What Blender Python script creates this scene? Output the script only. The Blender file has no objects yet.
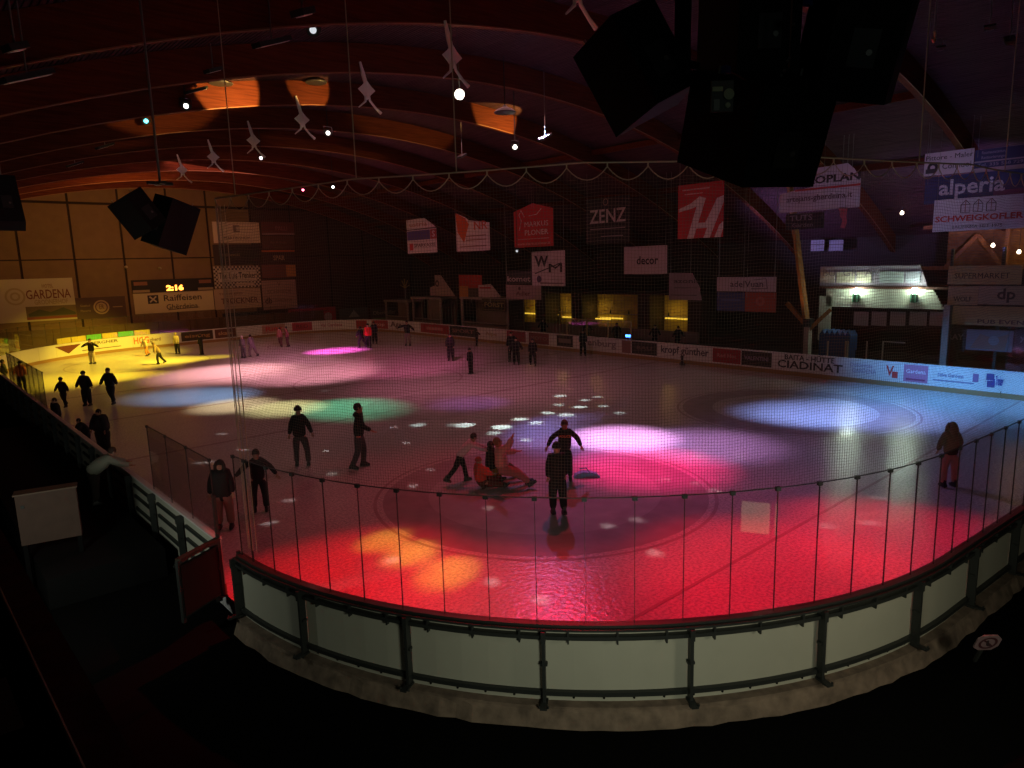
import bpy, bmesh, math, random
from mathutils import Vector, Matrix
random.seed(7)
S = bpy.context.scene
COL = S.collection
PI = math.pi

# ------------------------------------------------------------------ camera
R_ = Vector((0.74438365, -0.66718201, -0.02758897))
U_ = Vector((0.13373324, 0.1084741, 0.98506283))
F_ = Vector((0.65422351, 0.73695423, -0.16997076))
C_ = Vector((-4.5851, -2.9965, 6.0691))
FP = 696.2992
cd = bpy.data.cameras.new('camera'); co = bpy.data.objects.new('camera', cd); COL.objects.link(co)
cd.sensor_width = 36; cd.lens = FP * 36 / 1024; cd.clip_start = .05; cd.clip_end = 300
M = Matrix((R_, U_, -F_)).transposed().to_4x4(); M.translation = C_
co.matrix_world = M
S.camera = co
S.view_settings.view_transform = 'Standard'; S.view_settings.look = 'None'
S.view_settings.gamma = 1; S.view_settings.use_curve_mapping = False
S.view_settings.exposure = 0.0
w = bpy.data.worlds.new('world'); S.world = w; w.use_nodes = True
w.node_tree.nodes['Background'].inputs[0].default_value = (.5, .45, .6, 1)
w.node_tree.nodes['Background'].inputs[1].default_value = 0.002

def ray(x, y): return F_ + R_ * ((x - 512) / FP) - U_ * ((y - 384) / FP)
def at_z(x, y, z=0.0):
    d = ray(x, y); return C_ + d * ((z - C_.z) / d.z)
def at_x(x, y, X):
    d = ray(x, y); return C_ + d * ((X - C_.x) / d.x)
def at_y(x, y, Y):
    d = ray(x, y); return C_ + d * ((Y - C_.y) / d.y)
def at_d(x, y, D): return C_ + ray(x, y) * D
def pix(p):
    d = Vector(p) - C_; z = d.dot(F_)
    return (512 + FP * d.dot(R_) / z, 384 - FP * d.dot(U_) / z) if z > .1 else (1e6, 1e6)

def lamp(kind, loc, color, power, target=None, angle=30, blend=.5, size=.1, spec=1.0):
    l = bpy.data.lights.new('light', kind); l.color = color; l.energy = power
    o = bpy.data.objects.new('light', l); COL.objects.link(o); o.location = loc
    l.specular_factor = spec
    if kind == 'SPOT':
        l.spot_size = math.radians(angle); l.spot_blend = blend; l.shadow_soft_size = size
    elif kind == 'AREA': l.size = size
    else: l.shadow_soft_size = size
    if target is not None:
        o.rotation_euler = (Vector(target) - Vector(loc)).to_track_quat('-Z', 'Y').to_euler()
    return o

RIG = {  # positions of the show lights under the roof
    'a': (11.5, 25.2, 11.6), 'b': (9.5, 31.2, 11.4), 'c': (12.5, 13.3, 11.6), 'd': (17, 19.2, 11.8), 'e': (14, 43, 11.6)}
def pool(src, px, color, power, angle, blend=.8, spec=.2):
    return lamp('SPOT', RIG[src] if isinstance(src, str) else src, color, power, at_z(*px), angle, blend, .12, spec)
# coloured pools of light on the ice
pool('e', (50, 382), (1, .66, .02), 34000, 34, 1)
pool('e', (130, 376), (1, .66, .03), 9000, 20, 1)
pool('e', (175, 360), (1, .70, .03), 22000, 22, 1)
pool('e', (215, 357), (1, .70, .03), 10000, 14, 1)
lamp('SPOT', (14, 43, 11.6), (1, .70, .03), 30000, at_y(110, 352, 58.5), 34, 1, .12)
pool('e', (120, 364), (1, .66, .03), 24000, 38, 1)
pool('e', (335, 351), (1, .10, .60), 42000, 22, 1)
pool('a', (285, 355), (1, .25, .55), 13000, 22, 1)
pool('e', (230, 372), (1, .44, .44), 21000, 44, 1)
pool('a', (300, 372), (1, .36, .44), 24000, 40, 1)
pool('a', (400, 364), (1, .16, .36), 8000, 44, 1)
pool('a', (200, 396), (.32, .60, 1), 11000, 24, 1)
pool('b', (235, 405), (1, .78, .42), 9000, 22, 1)
pool('b', (285, 408), (.9, .85, .35), 12000, 20, 1)
pool('b', (350, 408), (.12, .9, .45), 8500, 24, 1)
pool('d', (590, 432), (.34, .32, 1), 12000, 30, 1)
pool('c', (620, 438), (1, .42, .95), 21000, 22, 1)
pool('c', (700, 445), (.8, .35, .9), 6000, 26, 1)
pool('c', (645, 466), (1, .01, .16), 15000, 26, 1)
pool('d', (470, 403), (.5, .2, 1), 1700, 20, 1)
pool('d', (822, 413), (.28, .40, 1), 60000, 24, 1)
pool('d', (930, 393), (.12, .42, 1), 30000, 28, 1)
pool('d', (990, 402), (.12, .42, 1), 24000, 28, 1)
pool('c', (335, 592), (1, .001, .01), 18000, 22, 1)
pool('c', (470, 612), (1, .002, .02), 10000, 20, 1)
pool('c', (800, 592), (1, .001, .012), 16000, 26, 1)
pool('c', (925, 545), (1, .002, .03), 14000, 22, 1)
pool('c', (620, 640), (1, .002, .025), 5000, 24, 1)
pool('c', (385, 540), (1, .60, .04), 8000, 5.2, 1)
pool('c', (412, 553), (1, .60, .04), 10500, 5.2, 1)
pool('c', (448, 572), (1, .60, .04), 9500, 5.5, 1)
pool('c', (545, 515), (1, .03, .07), 1700, 82, 1, 0)
pool('d', (700, 455), (.50, .26, .85), 2600, 62, 1)
pool('a', (470, 385), (1, .22, .38), 2200, 70, 1)
# white beams thrown by the rotating-pattern projector
for i, (x, y, p, a) in enumerate([(465, 425, 5, 2.9), (502, 427, 6, 3.0), (520, 419, 4, 2.5), (494, 433, 3, 2.0), (536, 423, 3.4, 2.5),
                     (453, 425, 1, 2.0), (566, 415, 4, 2.6), (580, 407, 4, 2.2), (560, 396, 3.5, 2.2), (548, 413, 3, 2.4),
                     (418, 425, 2.4, 2.2), (603, 406, 2.6, 1.5), (620, 413, 3, 1.5), (585, 400, 3, 1.8), (558, 405, 2, 2), (526, 440, 2.5, 1.6), (598, 397, 2, 1.6)]):
    pool((14.5, 19.2, 11.9), (x, y), (.8, 1, .92), p * 2600, a * 1.25, .5, .1)
for (x, y) in [(326, 451), (405, 443), (413, 486), (332, 474), (489, 508), (325, 391), (394, 427), (270, 523), (608, 526), (637, 520), (655, 553), (664, 480), (696, 484),
               (716, 491), (700, 457), (740, 457), (827, 526), (880, 498), (541, 600), (392, 560), (492, 582), (200, 463), (222, 434), (210, 462), (243, 450), (290, 500), (870, 523), (596, 442), (430, 470)]:
    pool((8.6, 13.6, 10.9), (x, y), (1, .9, .85), 3800, 1.25, .5, .1)
# sparkles of the mirrored globe on the beams
for (x, y) in [(369, 80), (373, 86), (381, 79), (390, 84), (398, 86), (406, 87), (411, 91), (418, 90), (426, 92), (433, 95), (289, 91), (304, 82), (330, 90), (323, 101), (387, 101), (374, 112), (420, 118), (452, 104), (470, 106), (481, 109), (459, 119), (350, 106)]:
    lamp('SPOT', (9.2, 16.0, 10.6), (1, .85, .6), 260, at_y(x, y, 25.0), .55, .4, .03)
lamp('POINT', (-3.2, -4.6, 7.6), (.8, 1, .9), 9, size=.3)  # added unseen fill on the loudspeaker cabinets
# dim general light: added low fills on the board backs and a weak warm wash high over the rink
lamp('AREA', (-1.2, -1.2, 2.6), (.98, 1, .78), 72, (1.2, 3.6, .3), size=.8)
lamp('AREA', (4.2, -3.6, 2.6), (1, .92, .68), 48, (5, .8, .3), size=.8)
lamp('AREA', (-4.6, 10.0, 2.4), (.95, 1, .85), 50, (-.6, 14, .4), size=.6)
lamp('AREA', (15, 22, 12.2), (1, .38, .38), 360, (15, 22, 0), size=9, spec=.05)
lamp('AREA', (16, 46, 12.2), (1, .40, .30), 460, (15, 50, 0), size=9, spec=.05)
lamp('AREA', (10, 52, 10.5), (1, .42, .08), 240, (9, 64.5, 6), size=5, spec=.05)
lamp('SPOT', (32.5, 19, 5.8), (.46, .32, 1), 1100, (37.5, 17, 9), 95, 1, .3)
lamp('SPOT', (32.0, 5.5, 6.4), (.46, .32, 1), 1500, (36.5, 8.5, 10), 100, 1, .3)
lamp('SPOT', (21, 3, 6.2), (.75, .66, 1), 420, (30, 8.5, 8.9), 42, 1, .3, spec=0)

# ------------------------------------------------------------------ helpers
MATS = {}
def mat(key, color=(.5, .5, .5), rough=.6, metal=0, emit=None, estr=1, noise=0, nscale=8, bump=0, spec=.5):
    if key in MATS: return MATS[key]
    m = bpy.data.materials.new(key); m.use_nodes = True; nt = m.node_tree; b = nt.nodes['Principled BSDF']
    b.inputs['Base Color'].default_value = (*color, 1); b.inputs['Roughness'].default_value = rough
    b.inputs['Metallic'].default_value = metal; b.inputs['Specular IOR Level'].default_value = spec
    if emit: b.inputs['Emission Color'].default_value = (*emit, 1); b.inputs['Emission Strength'].default_value = estr
    if noise or bump:
        tc = nt.nodes.new('ShaderNodeTexCoord'); n = nt.nodes.new('ShaderNodeTexNoise'); n.inputs['Scale'].default_value = nscale; n.inputs['Detail'].default_value = 4
        nt.links.new(tc.outputs['Object'], n.inputs['Vector'])
        if noise:
            mx = nt.nodes.new('ShaderNodeMix'); mx.data_type = 'RGBA'
            mx.inputs[6].default_value = (*[c * (1 - noise) for c in color], 1); mx.inputs[7].default_value = (*[min(1, c * (1 + noise)) for c in color], 1)
            nt.links.new(n.outputs['Fac'], mx.inputs[0]); nt.links.new(mx.outputs[2], b.inputs['Base Color'])
        if bump:
            bp = nt.nodes.new('ShaderNodeBump'); bp.inputs['Strength'].default_value = bump; bp.inputs['Distance'].default_value = .02
            nt.links.new(n.outputs['Fac'], bp.inputs['Height']); nt.links.new(bp.outputs[0], b.inputs['Normal'])
    MATS[key] = m; return m
def cmat(c, rough=.75): return mat('paint_%02x%02x%02x' % tuple(int(255 * v) for v in c), c, rough, noise=.08, nscale=20)

def mobj(name, V, Fc, m, parent=None, smooth=False):
    me = bpy.data.meshes.new(name); me.from_pydata([tuple(v) for v in V], [], Fc); me.update()
    if smooth:
        for p in me.polygons: p.use_smooth = True
    if m: me.materials.append(m)
    o = bpy.data.objects.new(name, me); COL.objects.link(o)
    if parent: o.parent = parent
    return o
def bobj(name, bm, m, parent=None, smooth=False):
    me = bpy.data.meshes.new(name); bm.to_mesh(me); bm.free()
    if smooth:
        for p in me.polygons: p.use_smooth = True
    if m: me.materials.append(m)
    o = bpy.data.objects.new(name, me); COL.objects.link(o)
    if parent: o.parent = parent
    return o
def empty(name, loc=(0, 0, 0), rz=0, label=None, cat=None, group=None, kind=None):
    o = bpy.data.objects.new(name, None); COL.objects.link(o); o.location = loc; o.rotation_euler = (0, 0, rz)
    o.empty_display_size = .2
    return tag(o, label, cat, group, kind)
def tag(o, label=None, cat=None, group=None, kind=None):
    if label: o['label'] = label
    if cat: o['category'] = cat
    if group: o['group'] = group
    if kind: o['kind'] = kind
    return o
class MB:
    """collects boxes, bars, tubes, hexahedra into one mesh"""
    def __init__(s): s.V = []; s.F = []
    def hexa(s, P):   # 4 bottom + 4 top
        n = len(s.V); s.V += [tuple(p) for p in P]
        s.F += [[n + i for i in f] for f in ((3, 2, 1, 0), (4, 5, 6, 7), (0, 1, 5, 4), (1, 2, 6, 5), (2, 3, 7, 6), (3, 0, 4, 7))]; return s
    def box(s, x0, x1, y0, y1, z0, z1):
        return s.hexa([(x0, y0, z0), (x1, y0, z0), (x1, y1, z0), (x0, y1, z0), (x0, y0, z1), (x1, y0, z1), (x1, y1, z1), (x0, y1, z1)])
    def obox(s, c, a, b, n, ha, hb, hn):   # oriented box: centre, unit axes, half sizes
        c = Vector(c); a = Vector(a) * ha; b = Vector(b) * hb; n = Vector(n) * hn
        return s.hexa([c - a - b - n, c + a - b - n, c + a + b - n, c - a + b - n, c - a - b + n, c + a - b + n, c + a + b + n, c - a + b + n])
    def bar(s, p, q, w, h=None, up=(0, 0, 1)):
        p = Vector(p); q = Vector(q); d = (q - p).normalized(); a = d.cross(Vector(up))
        if a.length < 1e-3: a = d.cross(Vector((1, 0, 0)))
        a.normalize(); b = a.cross(d); return s.obox((p + q) / 2, a, b, d, w / 2, (h or w) / 2, (q - p).length / 2)
    def tube(s, pts, r, n=6, cap=True):
        pts = [Vector(p) for p in pts]; rr = r if isinstance(r, (list, tuple)) else [r] * len(pts); base = len(s.V)
        for i, p in enumerate(pts):
            d = (pts[min(i + 1, len(pts) - 1)] - pts[max(i - 1, 0)])
            if d.length < 1e-6: d = Vector((0, 0, 1))
            d.normalize()
            a = d.cross(Vector((0, 0, 1)))
            if a.length < 1e-2: a = d.cross(Vector((1, 0, 0)))
            a.normalize(); b = a.cross(d)
            for k in range(n):
                t = 2 * PI * k / n; s.V.append(tuple(p + (a * math.cos(t) + b * math.sin(t)) * rr[i]))
        for i in range(len(pts) - 1):
            for k in range(n):
                a0 = base + i * n + k; a1 = base + i * n + (k + 1) % n; s.F.append([a0, a1, a1 + n, a0 + n])
        if cap: s.F.append([base + k for k in range(n)][::-1]); e = base + (len(pts) - 1) * n; s.F.append([e + k for k in range(n)])
        return s
    def lathe(s, c, prof, n=12, ax=(0, 0, 1)):   # prof: (radius, height)
        c = Vector(c); ax = Vector(ax).normalized(); return s.tubeprof(c, ax, prof, n)
    def tubeprof(s, c, ax, prof, n):
        a = ax.cross(Vector((0, 0, 1)))
        if a.length < 1e-2: a = Vector((1, 0, 0))
        a.normalize(); b = a.cross(ax); base = len(s.V)
        for r, h in prof:
            for k in range(n):
                t = 2 * PI * k / n; s.V.append(tuple(c + ax * h + (a * math.cos(t) + b * math.sin(t)) * r))
        for i in range(len(prof) - 1):
            for k in range(n):
                a0 = base + i * n + k; a1 = base + i * n + (k + 1) % n; s.F.append([a0, a1, a1 + n, a0 + n])
        s.F.append([base + k for k in range(n)][::-1]); e = base + (len(prof) - 1) * n; s.F.append([e + k for k in range(n)]); return s
    def prism(s, poly, o, a, b, n, d):   # poly 2d in plane o + a*u + b*v, extruded d along n
        o = Vector(o); a = Vector(a); b = Vector(b); n = Vector(n); k = len(poly); base = len(s.V)
        for dd in (0, d):
            for u, v in poly: s.V.append(tuple(o + a * u + b * v + n * dd))
        s.F.append([base + i for i in range(k)][::-1]); s.F.append([base + k + i for i in range(k)])
        for i in range(k): j = (i + 1) % k; s.F.append([base + i, base + j, base + k + j, base + k + i])
        return s
    def build(s, name, m, parent=None, smooth=False, **kw):
        o = mobj(name, s.V, s.F, m, parent, smooth); return tag(o, **kw) if kw else o

def text_mesh(txt, size, bold=0):
    cu = bpy.data.curves.new('txt', 'FONT'); cu.body = txt; cu.size = size; cu.align_x = 'CENTER'; cu.align_y = 'CENTER'; cu.resolution_u = 2
    if 'M' in txt: bold = 0
    cu.offset = bold * size; cu.extrude = .004
    o = bpy.data.objects.new('txt', cu); COL.objects.link(o)
    dg = bpy.context.evaluated_depsgraph_get(); me = bpy.data.meshes.new_from_object(o.evaluated_get(dg))
    bpy.data.objects.remove(o); bpy.data.curves.remove(cu); return me
def sign(name, label, cat, P, a, up, w, h, color, items=(), parent=None, t=.03, group=None, poly=None, rough=.7):
    """flat board: P centre of the front, a = right direction as seen by the reader, up; items in local metres from centre"""
    a = Vector(a).normalized(); up = Vector(up).normalized(); n = a.cross(up); P = Vector(P)
    poly = poly or [(-w / 2, -h / 2), (w / 2, -h / 2), (w / 2, h / 2), (-w / 2, h / 2)]
    mm = Matrix((a, up, n)).transposed().to_4x4(); mm.translation = P
    root = MB().prism(poly, (0, 0, -t), (1, 0, 0), (0, 1, 0), (0, 0, 1), t).build(name, cmat(color, rough), parent); root.matrix_world = mm if not parent else parent.matrix_world.inverted() @ mm
    if label: tag(root, label, cat, group)
    for k, it in enumerate(items):
        kind = it[0]; z = .004 + .002 * k
        if kind == 't':
            _, txt, x, y, sz, c = it[:6]; fit = it[6] if len(it) > 6 else None; bold = it[7] if len(it) > 7 else .012
            me = text_mesh(txt, sz, bold); me.materials.append(cmat(c)); o = bpy.data.objects.new('lettering', me); COL.objects.link(o); o.parent = root
            xs = [v.co.x for v in me.vertices] or [0, 1]; wd = max(xs) - min(xs); sx = (fit / wd) if fit else 1
            o.matrix_local = Matrix.Translation((x, y, z)) @ Matrix.Diagonal((sx, 1, 1, 1))
        elif kind == 'r':
            _, x, y, ww, hh, c = it[:6]; MB().box(x - ww / 2, x + ww / 2, y - hh / 2, y + hh / 2, 0, z).build('printed_panel', cmat(c), root)
        elif kind == 'p':
            MB().prism(it[1], (0, 0, 0), (1, 0, 0), (0, 1, 0), (0, 0, 1), z).build('printed_shape', cmat(it[2]), root)
        elif kind == 'o':   # ring / disc
            _, x, y, r0, r1, c = it[:6]; N = 24; V = []; Fc = []
            for i in range(N):
                tt = 2 * PI * i / N
                for rr in (r0, r1): V.append((x + rr * math.cos(tt), y + rr * math.sin(tt), z))
            for i in range(N): j = (i + 1) % N; Fc.append([2 * i, 2 * i + 1, 2 * j + 1, 2 * j])
            mobj('emblem', V, Fc, cmat(c), root)
        elif kind == 'c':   # checker block x0,y0,x1,y1,nx,ny
            _, x0, y0, x1, y1, nx, ny, c = it; mb = MB()
            for i in range(nx):
                for j in range(ny):
                    if (i + j) % 2: mb.box(x0 + (x1 - x0) * i / nx, x0 + (x1 - x0) * (i + 1) / nx, y0 + (y1 - y0) * j / ny, y0 + (y1 - y0) * (j + 1) / ny, 0, z)
            mb.build('checker_print', cmat(c), root)
        elif kind == 'l':   # polyline stroke
            _, pts, wd, c = it[:4]; mb = MB()
            for p, q in zip(pts[:-1], pts[1:]): mb.bar((p[0], p[1], z / 2), (q[0], q[1], z / 2), wd, z, up=(0, 0, 1))
            mb.build('printed_line', cmat(c), root)
    return root

# ------------------------------------------------------------------ rink outline
def outline():
    xl, sl, xr, sr, y0, s0, yL, sL = -0.5383, -0.0762, 30.1826, 0.8629, -0.1509, -1.1211, 60.1393, 0.9396
    rad = [8.9494, 5.6186, 7.7512, 13.0272]
    def inter(a, b, c, d):
        x, y = 15., 30.
        for _ in range(30): x = a + b * (y - 30) / 30; y = c + d * (x - 15) / 15
        return Vector((x, y))
    C = [inter(xl, sl, y0, s0), inter(xr, sr, y0, s0), inter(xr, sr, yL, sL), inter(xl, sl, yL, sL)]
    P = []
    for i in range(4):
        c = C[i]; u = (C[i - 1] - c).normalized(); v = (C[(i + 1) % 4] - c).normalized(); r = rad[i]
        ang = math.acos(u.dot(v)); t = r / math.tan(ang / 2); b = (u + v).normalized(); cen = c + b * (r / math.sin(ang / 2))
        a = c + u * t; e = c + v * t; a0 = math.atan2(a.y - cen.y, a.x - cen.x); a1 = math.atan2(e.y - cen.y, e.x - cen.x)
        da = (a1 - a0 + PI) % (2 * PI) - PI
        for k in range(30): th = a0 + da * k / 29; P.append(Vector((cen.x + r * math.cos(th), cen.y + r * math.sin(th))))
    return P
OUT = outline(); OUT.append(OUT[0].copy())
CUM = [0]
for a_, b_ in zip(OUT[:-1], OUT[1:]): CUM.append(CUM[-1] + (b_ - a_).length)
LEN = CUM[-1]
import bisect
def on(s, off=0.0, z=0.0):
    s %= LEN; i = max(1, min(len(CUM) - 1, bisect.bisect_right(CUM, s))); t = (s - CUM[i - 1]) / max(1e-9, CUM[i] - CUM[i - 1])
    p = OUT[i - 1].lerp(OUT[i], t); n = nor(s); return Vector((p.x + n.x * off, p.y + n.y * off, z))
def raw(s):
    s %= LEN; i = max(1, min(len(CUM) - 1, bisect.bisect_right(CUM, s))); t = (s - CUM[i - 1]) / max(1e-9, CUM[i] - CUM[i - 1]); return OUT[i - 1].lerp(OUT[i], t)
def tan(s): d = raw(s + .2) - raw(s - .2); return Vector((d.x, d.y, 0)).normalized()
def nor(s): t = tan(s); return Vector((t.y, -t.x, 0))     # outward (outline runs counter-clockwise)
S_NL, S_NR, S_FR, S_FL = (CUM[0], CUM[29]), (CUM[30], CUM[59]), (CUM[60], CUM[89]), (CUM[90], CUM[119])
def s_near(x, y): return min((i * .1 for i in range(int(LEN * 10))), key=lambda q: (raw(q).x - x) ** 2 + (raw(q).y - y) ** 2)
def s_px(px, s0, s1, z=.6):
    return min((s0 + (s1 - s0) * i / 1500 for i in range(1501)), key=lambda q: abs(pix(on(q, 0, z))[0] - px))

def strip(mb, s0, s1, o0, o1, z0, z1, step=.34):
    """solid curved bar following the outline"""
    n = max(1, int(abs(s1 - s0) / step)); base = len(mb.V)
    for i in range(n + 1):
        q = s0 + (s1 - s0) * i / n
        for o_, z_ in ((o0, z0), (o1, z0), (o1, z1), (o0, z1)): mb.V.append(tuple(on(q, o_, z_)))
    for i in range(n):
        for k in range(4): a = base + 4 * i + k; b = base + 4 * i + (k + 1) % 4; mb.F.append([a, b, b + 4, a + 4])
    mb.F.append([base + 3, base + 2, base + 1, base]); e = base + 4 * n; mb.F.append([e, e + 1, e + 2, e + 3]); return mb

# ------------------------------------------------------------------ materials
def ice_mat():
    m = bpy.data.materials.new('ice'); m.use_nodes = True; nt = m.node_tree; b = nt.nodes['Principled BSDF']; L = nt.links
    tc = nt.nodes.new('ShaderNodeTexCoord')
    n1 = nt.nodes.new('ShaderNodeTexNoise'); n1.inputs['Scale'].default_value = .35; n1.inputs['Detail'].default_value = 6; n1.inputs['Roughness'].default_value = .65
    n2 = nt.nodes.new('ShaderNodeTexNoise'); n2.inputs['Scale'].default_value = 9; n2.inputs['Detail'].default_value = 5
    mp = nt.nodes.new('ShaderNodeMapping'); mp.inputs['Rotation'].default_value = (0, 0, .8); mp.inputs['Scale'].default_value = (.25, 3.5, 1)
    n3 = nt.nodes.new('ShaderNodeTexNoise'); n3.inputs['Scale'].default_value = 1.2; n3.inputs['Detail'].default_value = 7; n3.inputs['Roughness'].default_value = .7
    for n in (n1, n2): L.new(tc.outputs['Object'], n.inputs['Vector'])
    L.new(tc.outputs['Object'], mp.inputs['Vector']); L.new(mp.outputs[0], n3.inputs['Vector'])
    cr = nt.nodes.new('ShaderNodeValToRGB'); cr.color_ramp.elements[0].position = .3; cr.color_ramp.elements[0].color = (.62, .60, .62, 1)
    cr.color_ramp.elements[1].position = .72; cr.color_ramp.elements[1].color = (.70, .69, .70, 1)
    ad = nt.nodes.new('ShaderNodeMath'); ad.operation = 'MULTIPLY_ADD'; ad.inputs[1].default_value = .4
    h = nt.nodes.new('ShaderNodeMath'); h.operation = 'MULTIPLY'; h.inputs[1].default_value = .6
    L.new(n3.outputs['Fac'], h.inputs[0]); L.new(n1.outputs['Fac'], ad.inputs[0]); L.new(h.outputs[0], ad.inputs[2]); L.new(ad.outputs[0], cr.inputs['Fac'])
    n4 = nt.nodes.new('ShaderNodeTexNoise'); n4.inputs['Scale'].default_value = 16; n4.inputs['Detail'].default_value = 3; L.new(tc.outputs['Object'], n4.inputs['Vector'])
    c4 = nt.nodes.new('ShaderNodeValToRGB'); c4.color_ramp.elements[0].position = .35; c4.color_ramp.elements[0].color = (.66, .66, .66, 1); c4.color_ramp.elements[1].position = .62; c4.color_ramp.elements[1].color = (1, 1, 1, 1); L.new(n4.outputs['Fac'], c4.inputs[0])
    mm = nt.nodes.new('ShaderNodeMix'); mm.data_type = 'RGBA'; mm.blend_type = 'MULTIPLY'; mm.inputs[0].default_value = 1
    L.new(cr.outputs[0], mm.inputs[6]); L.new(c4.outputs[0], mm.inputs[7]); L.new(mm.outputs[2], b.inputs['Base Color'])
    mr = nt.nodes.new('ShaderNodeMapRange'); mr.inputs[3].default_value = .14; mr.inputs[4].default_value = .27
    L.new(n3.outputs['Fac'], mr.inputs[0]); L.new(mr.outputs[0], b.inputs['Roughness'])
    bp = nt.nodes.new('ShaderNodeBump'); bp.inputs['Strength'].default_value = .6; bp.inputs['Distance'].default_value = .02
    L.new(n2.outputs['Fac'], bp.inputs['Height']); L.new(bp.outputs[0], b.inputs['Normal'])
    return m
def glass_mat(tint=(1, 1, 1)):
    m = bpy.data.materials.new('acrylic_glass'); m.use_nodes = True; nt = m.node_tree; nt.nodes.clear(); L = nt.links
    o = nt.nodes.new('ShaderNodeOutputMaterial'); mx = nt.nodes.new('ShaderNodeMixShader'); t = nt.nodes.new('ShaderNodeBsdfTransparent'); g = nt.nodes.new('ShaderNodeBsdfGlossy')
    fr = nt.nodes.new('ShaderNodeFresnel'); fr.inputs[0].default_value = 1.45; t.inputs[0].default_value = (*[c * .95 for c in tint], 1); g.inputs['Roughness'].default_value = .02
    ge = nt.nodes.new('ShaderNodeNewGeometry'); im = nt.nodes.new('ShaderNodeMath'); im.operation = 'MULTIPLY_ADD'; im.inputs[1].default_value = 1 / 1.45 - 1.45; im.inputs[2].default_value = 1.45
    L.new(ge.outputs['Backfacing'], im.inputs[0]); L.new(im.outputs[0], fr.inputs[0]); L.new(fr.outputs[0], mx.inputs[0]); L.new(t.outputs[0], mx.inputs[1]); L.new(g.outputs[0], mx.inputs[2]); L.new(mx.outputs[0], o.inputs[0]); return m
def wood_mat(key, c0, c1, rough=.55, sc=(1, 1, 1)):
    m = bpy.data.materials.new(key); m.use_nodes = True; nt = m.node_tree; b = nt.nodes['Principled BSDF']; L = nt.links
    tc = nt.nodes.new('ShaderNodeTexCoord'); mp = nt.nodes.new('ShaderNodeMapping'); mp.inputs['Scale'].default_value = sc
    n = nt.nodes.new('ShaderNodeTexNoise'); n.inputs['Scale'].default_value = 3; n.inputs['Detail'].default_value = 6
    cr = nt.nodes.new('ShaderNodeValToRGB'); cr.color_ramp.elements[0].color = (*c0, 1); cr.color_ramp.elements[1].color = (*c1, 1); cr.color_ramp.elements[0].position = .35; cr.color_ramp.elements[1].position = .65
    L.new(tc.outputs['Object'], mp.inputs[0]); L.new(mp.outputs[0], n.inputs[0]); L.new(n.outputs['Fac'], cr.inputs[0]); L.new(cr.outputs[0], b.inputs['Base Color']); b.inputs['Roughness'].default_value = max(rough, .8); b.inputs['Specular IOR Level'].default_value = .12; return m
ICE = ice_mat(); GLASS = glass_mat()
BEAM = wood_mat('glulam_wood', (.075, .016, .007), (.125, .03, .012), .55, (.3, 4, 6))
EDGE = mat('lit_edge_tone', (.26, .105, .05), .5)  # paler tone standing for light caught on the beams' lower edges
PLANK = wood_mat('roof_plank_wood', (.045, .02, .02), (.085, .042, .045), .7, (8, .2, 1))
TIMBER = wood_mat('strut_wood', (.25, .11, .04), (.36, .17, .07), .55, (4, 4, .4))
DARK = mat('dark_steel', (.03, .034, .032), .5, .3); BLK = mat('black_cabinet', (.010, .011, .011), .7, spec=.2); STEEL = mat('galvanised_steel', (.3, .29, .27), .45, .8)
PANEL = mat('board_backing', (.42, .42, .34), .6, noise=.06, nscale=3); WHITEB = mat('white_board', (.62, .6, .58), .35, noise=.06, nscale=2)
CONC = mat('concrete', (.17, .125, .09), .95, noise=.9, nscale=5, bump=.8); YEL = mat('kick_plate', (.30, .17, .07), .5)
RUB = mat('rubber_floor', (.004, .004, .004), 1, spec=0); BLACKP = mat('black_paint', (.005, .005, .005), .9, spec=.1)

# ------------------------------------------------------------------ room shell
Z0 = -.32
XC, ZC, KC = 15.0, 13.1, -.0107
def arch(x): return ZC + KC * (x - XC) ** 2
XL, XR, YB, YF = -9.5, 40.5, -13.0, 64.5
MB().box(XL, XR, YB, YF, Z0 - .3, Z0).build('floor', RUB, kind='structure')
WALLD = mat('dark_wall', (.05, .035, .03), .9, noise=.2, nscale=1)
MB().box(XL - .3, XL, YB, YF, Z0, 9).build('wall_left', WALLD, kind='structure')
MB().box(XR, XR + .3, YB, YF, Z0, 8).build('wall_right', WALLD, kind='structure')
MB().box(XL, XR, YB - .3, YB, Z0, 15).build('wall_back', WALLD, kind='structure')
wf = MB().box(XL, XR, YF + .08, YF + .3, Z0, 15).build('wall_far', mat('joint_dark', (.03, .015, .008), .9), kind='structure')
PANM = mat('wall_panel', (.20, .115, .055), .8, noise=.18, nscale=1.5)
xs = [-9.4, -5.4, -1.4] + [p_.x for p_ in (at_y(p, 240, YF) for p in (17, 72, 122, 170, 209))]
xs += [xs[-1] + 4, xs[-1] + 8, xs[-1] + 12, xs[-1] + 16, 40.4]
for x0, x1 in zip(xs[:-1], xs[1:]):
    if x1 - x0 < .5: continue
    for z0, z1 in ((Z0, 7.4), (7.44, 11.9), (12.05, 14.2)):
        MB().box(x0 + .09, x1 - .09, YF, YF + .08, z0 + .03, z1 - .03).build('wall_panel', PANM if x0 < 19 else mat('wall_panel_dark', (.07, .035, .025), .85, noise=.2, nscale=2), wf)
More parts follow.
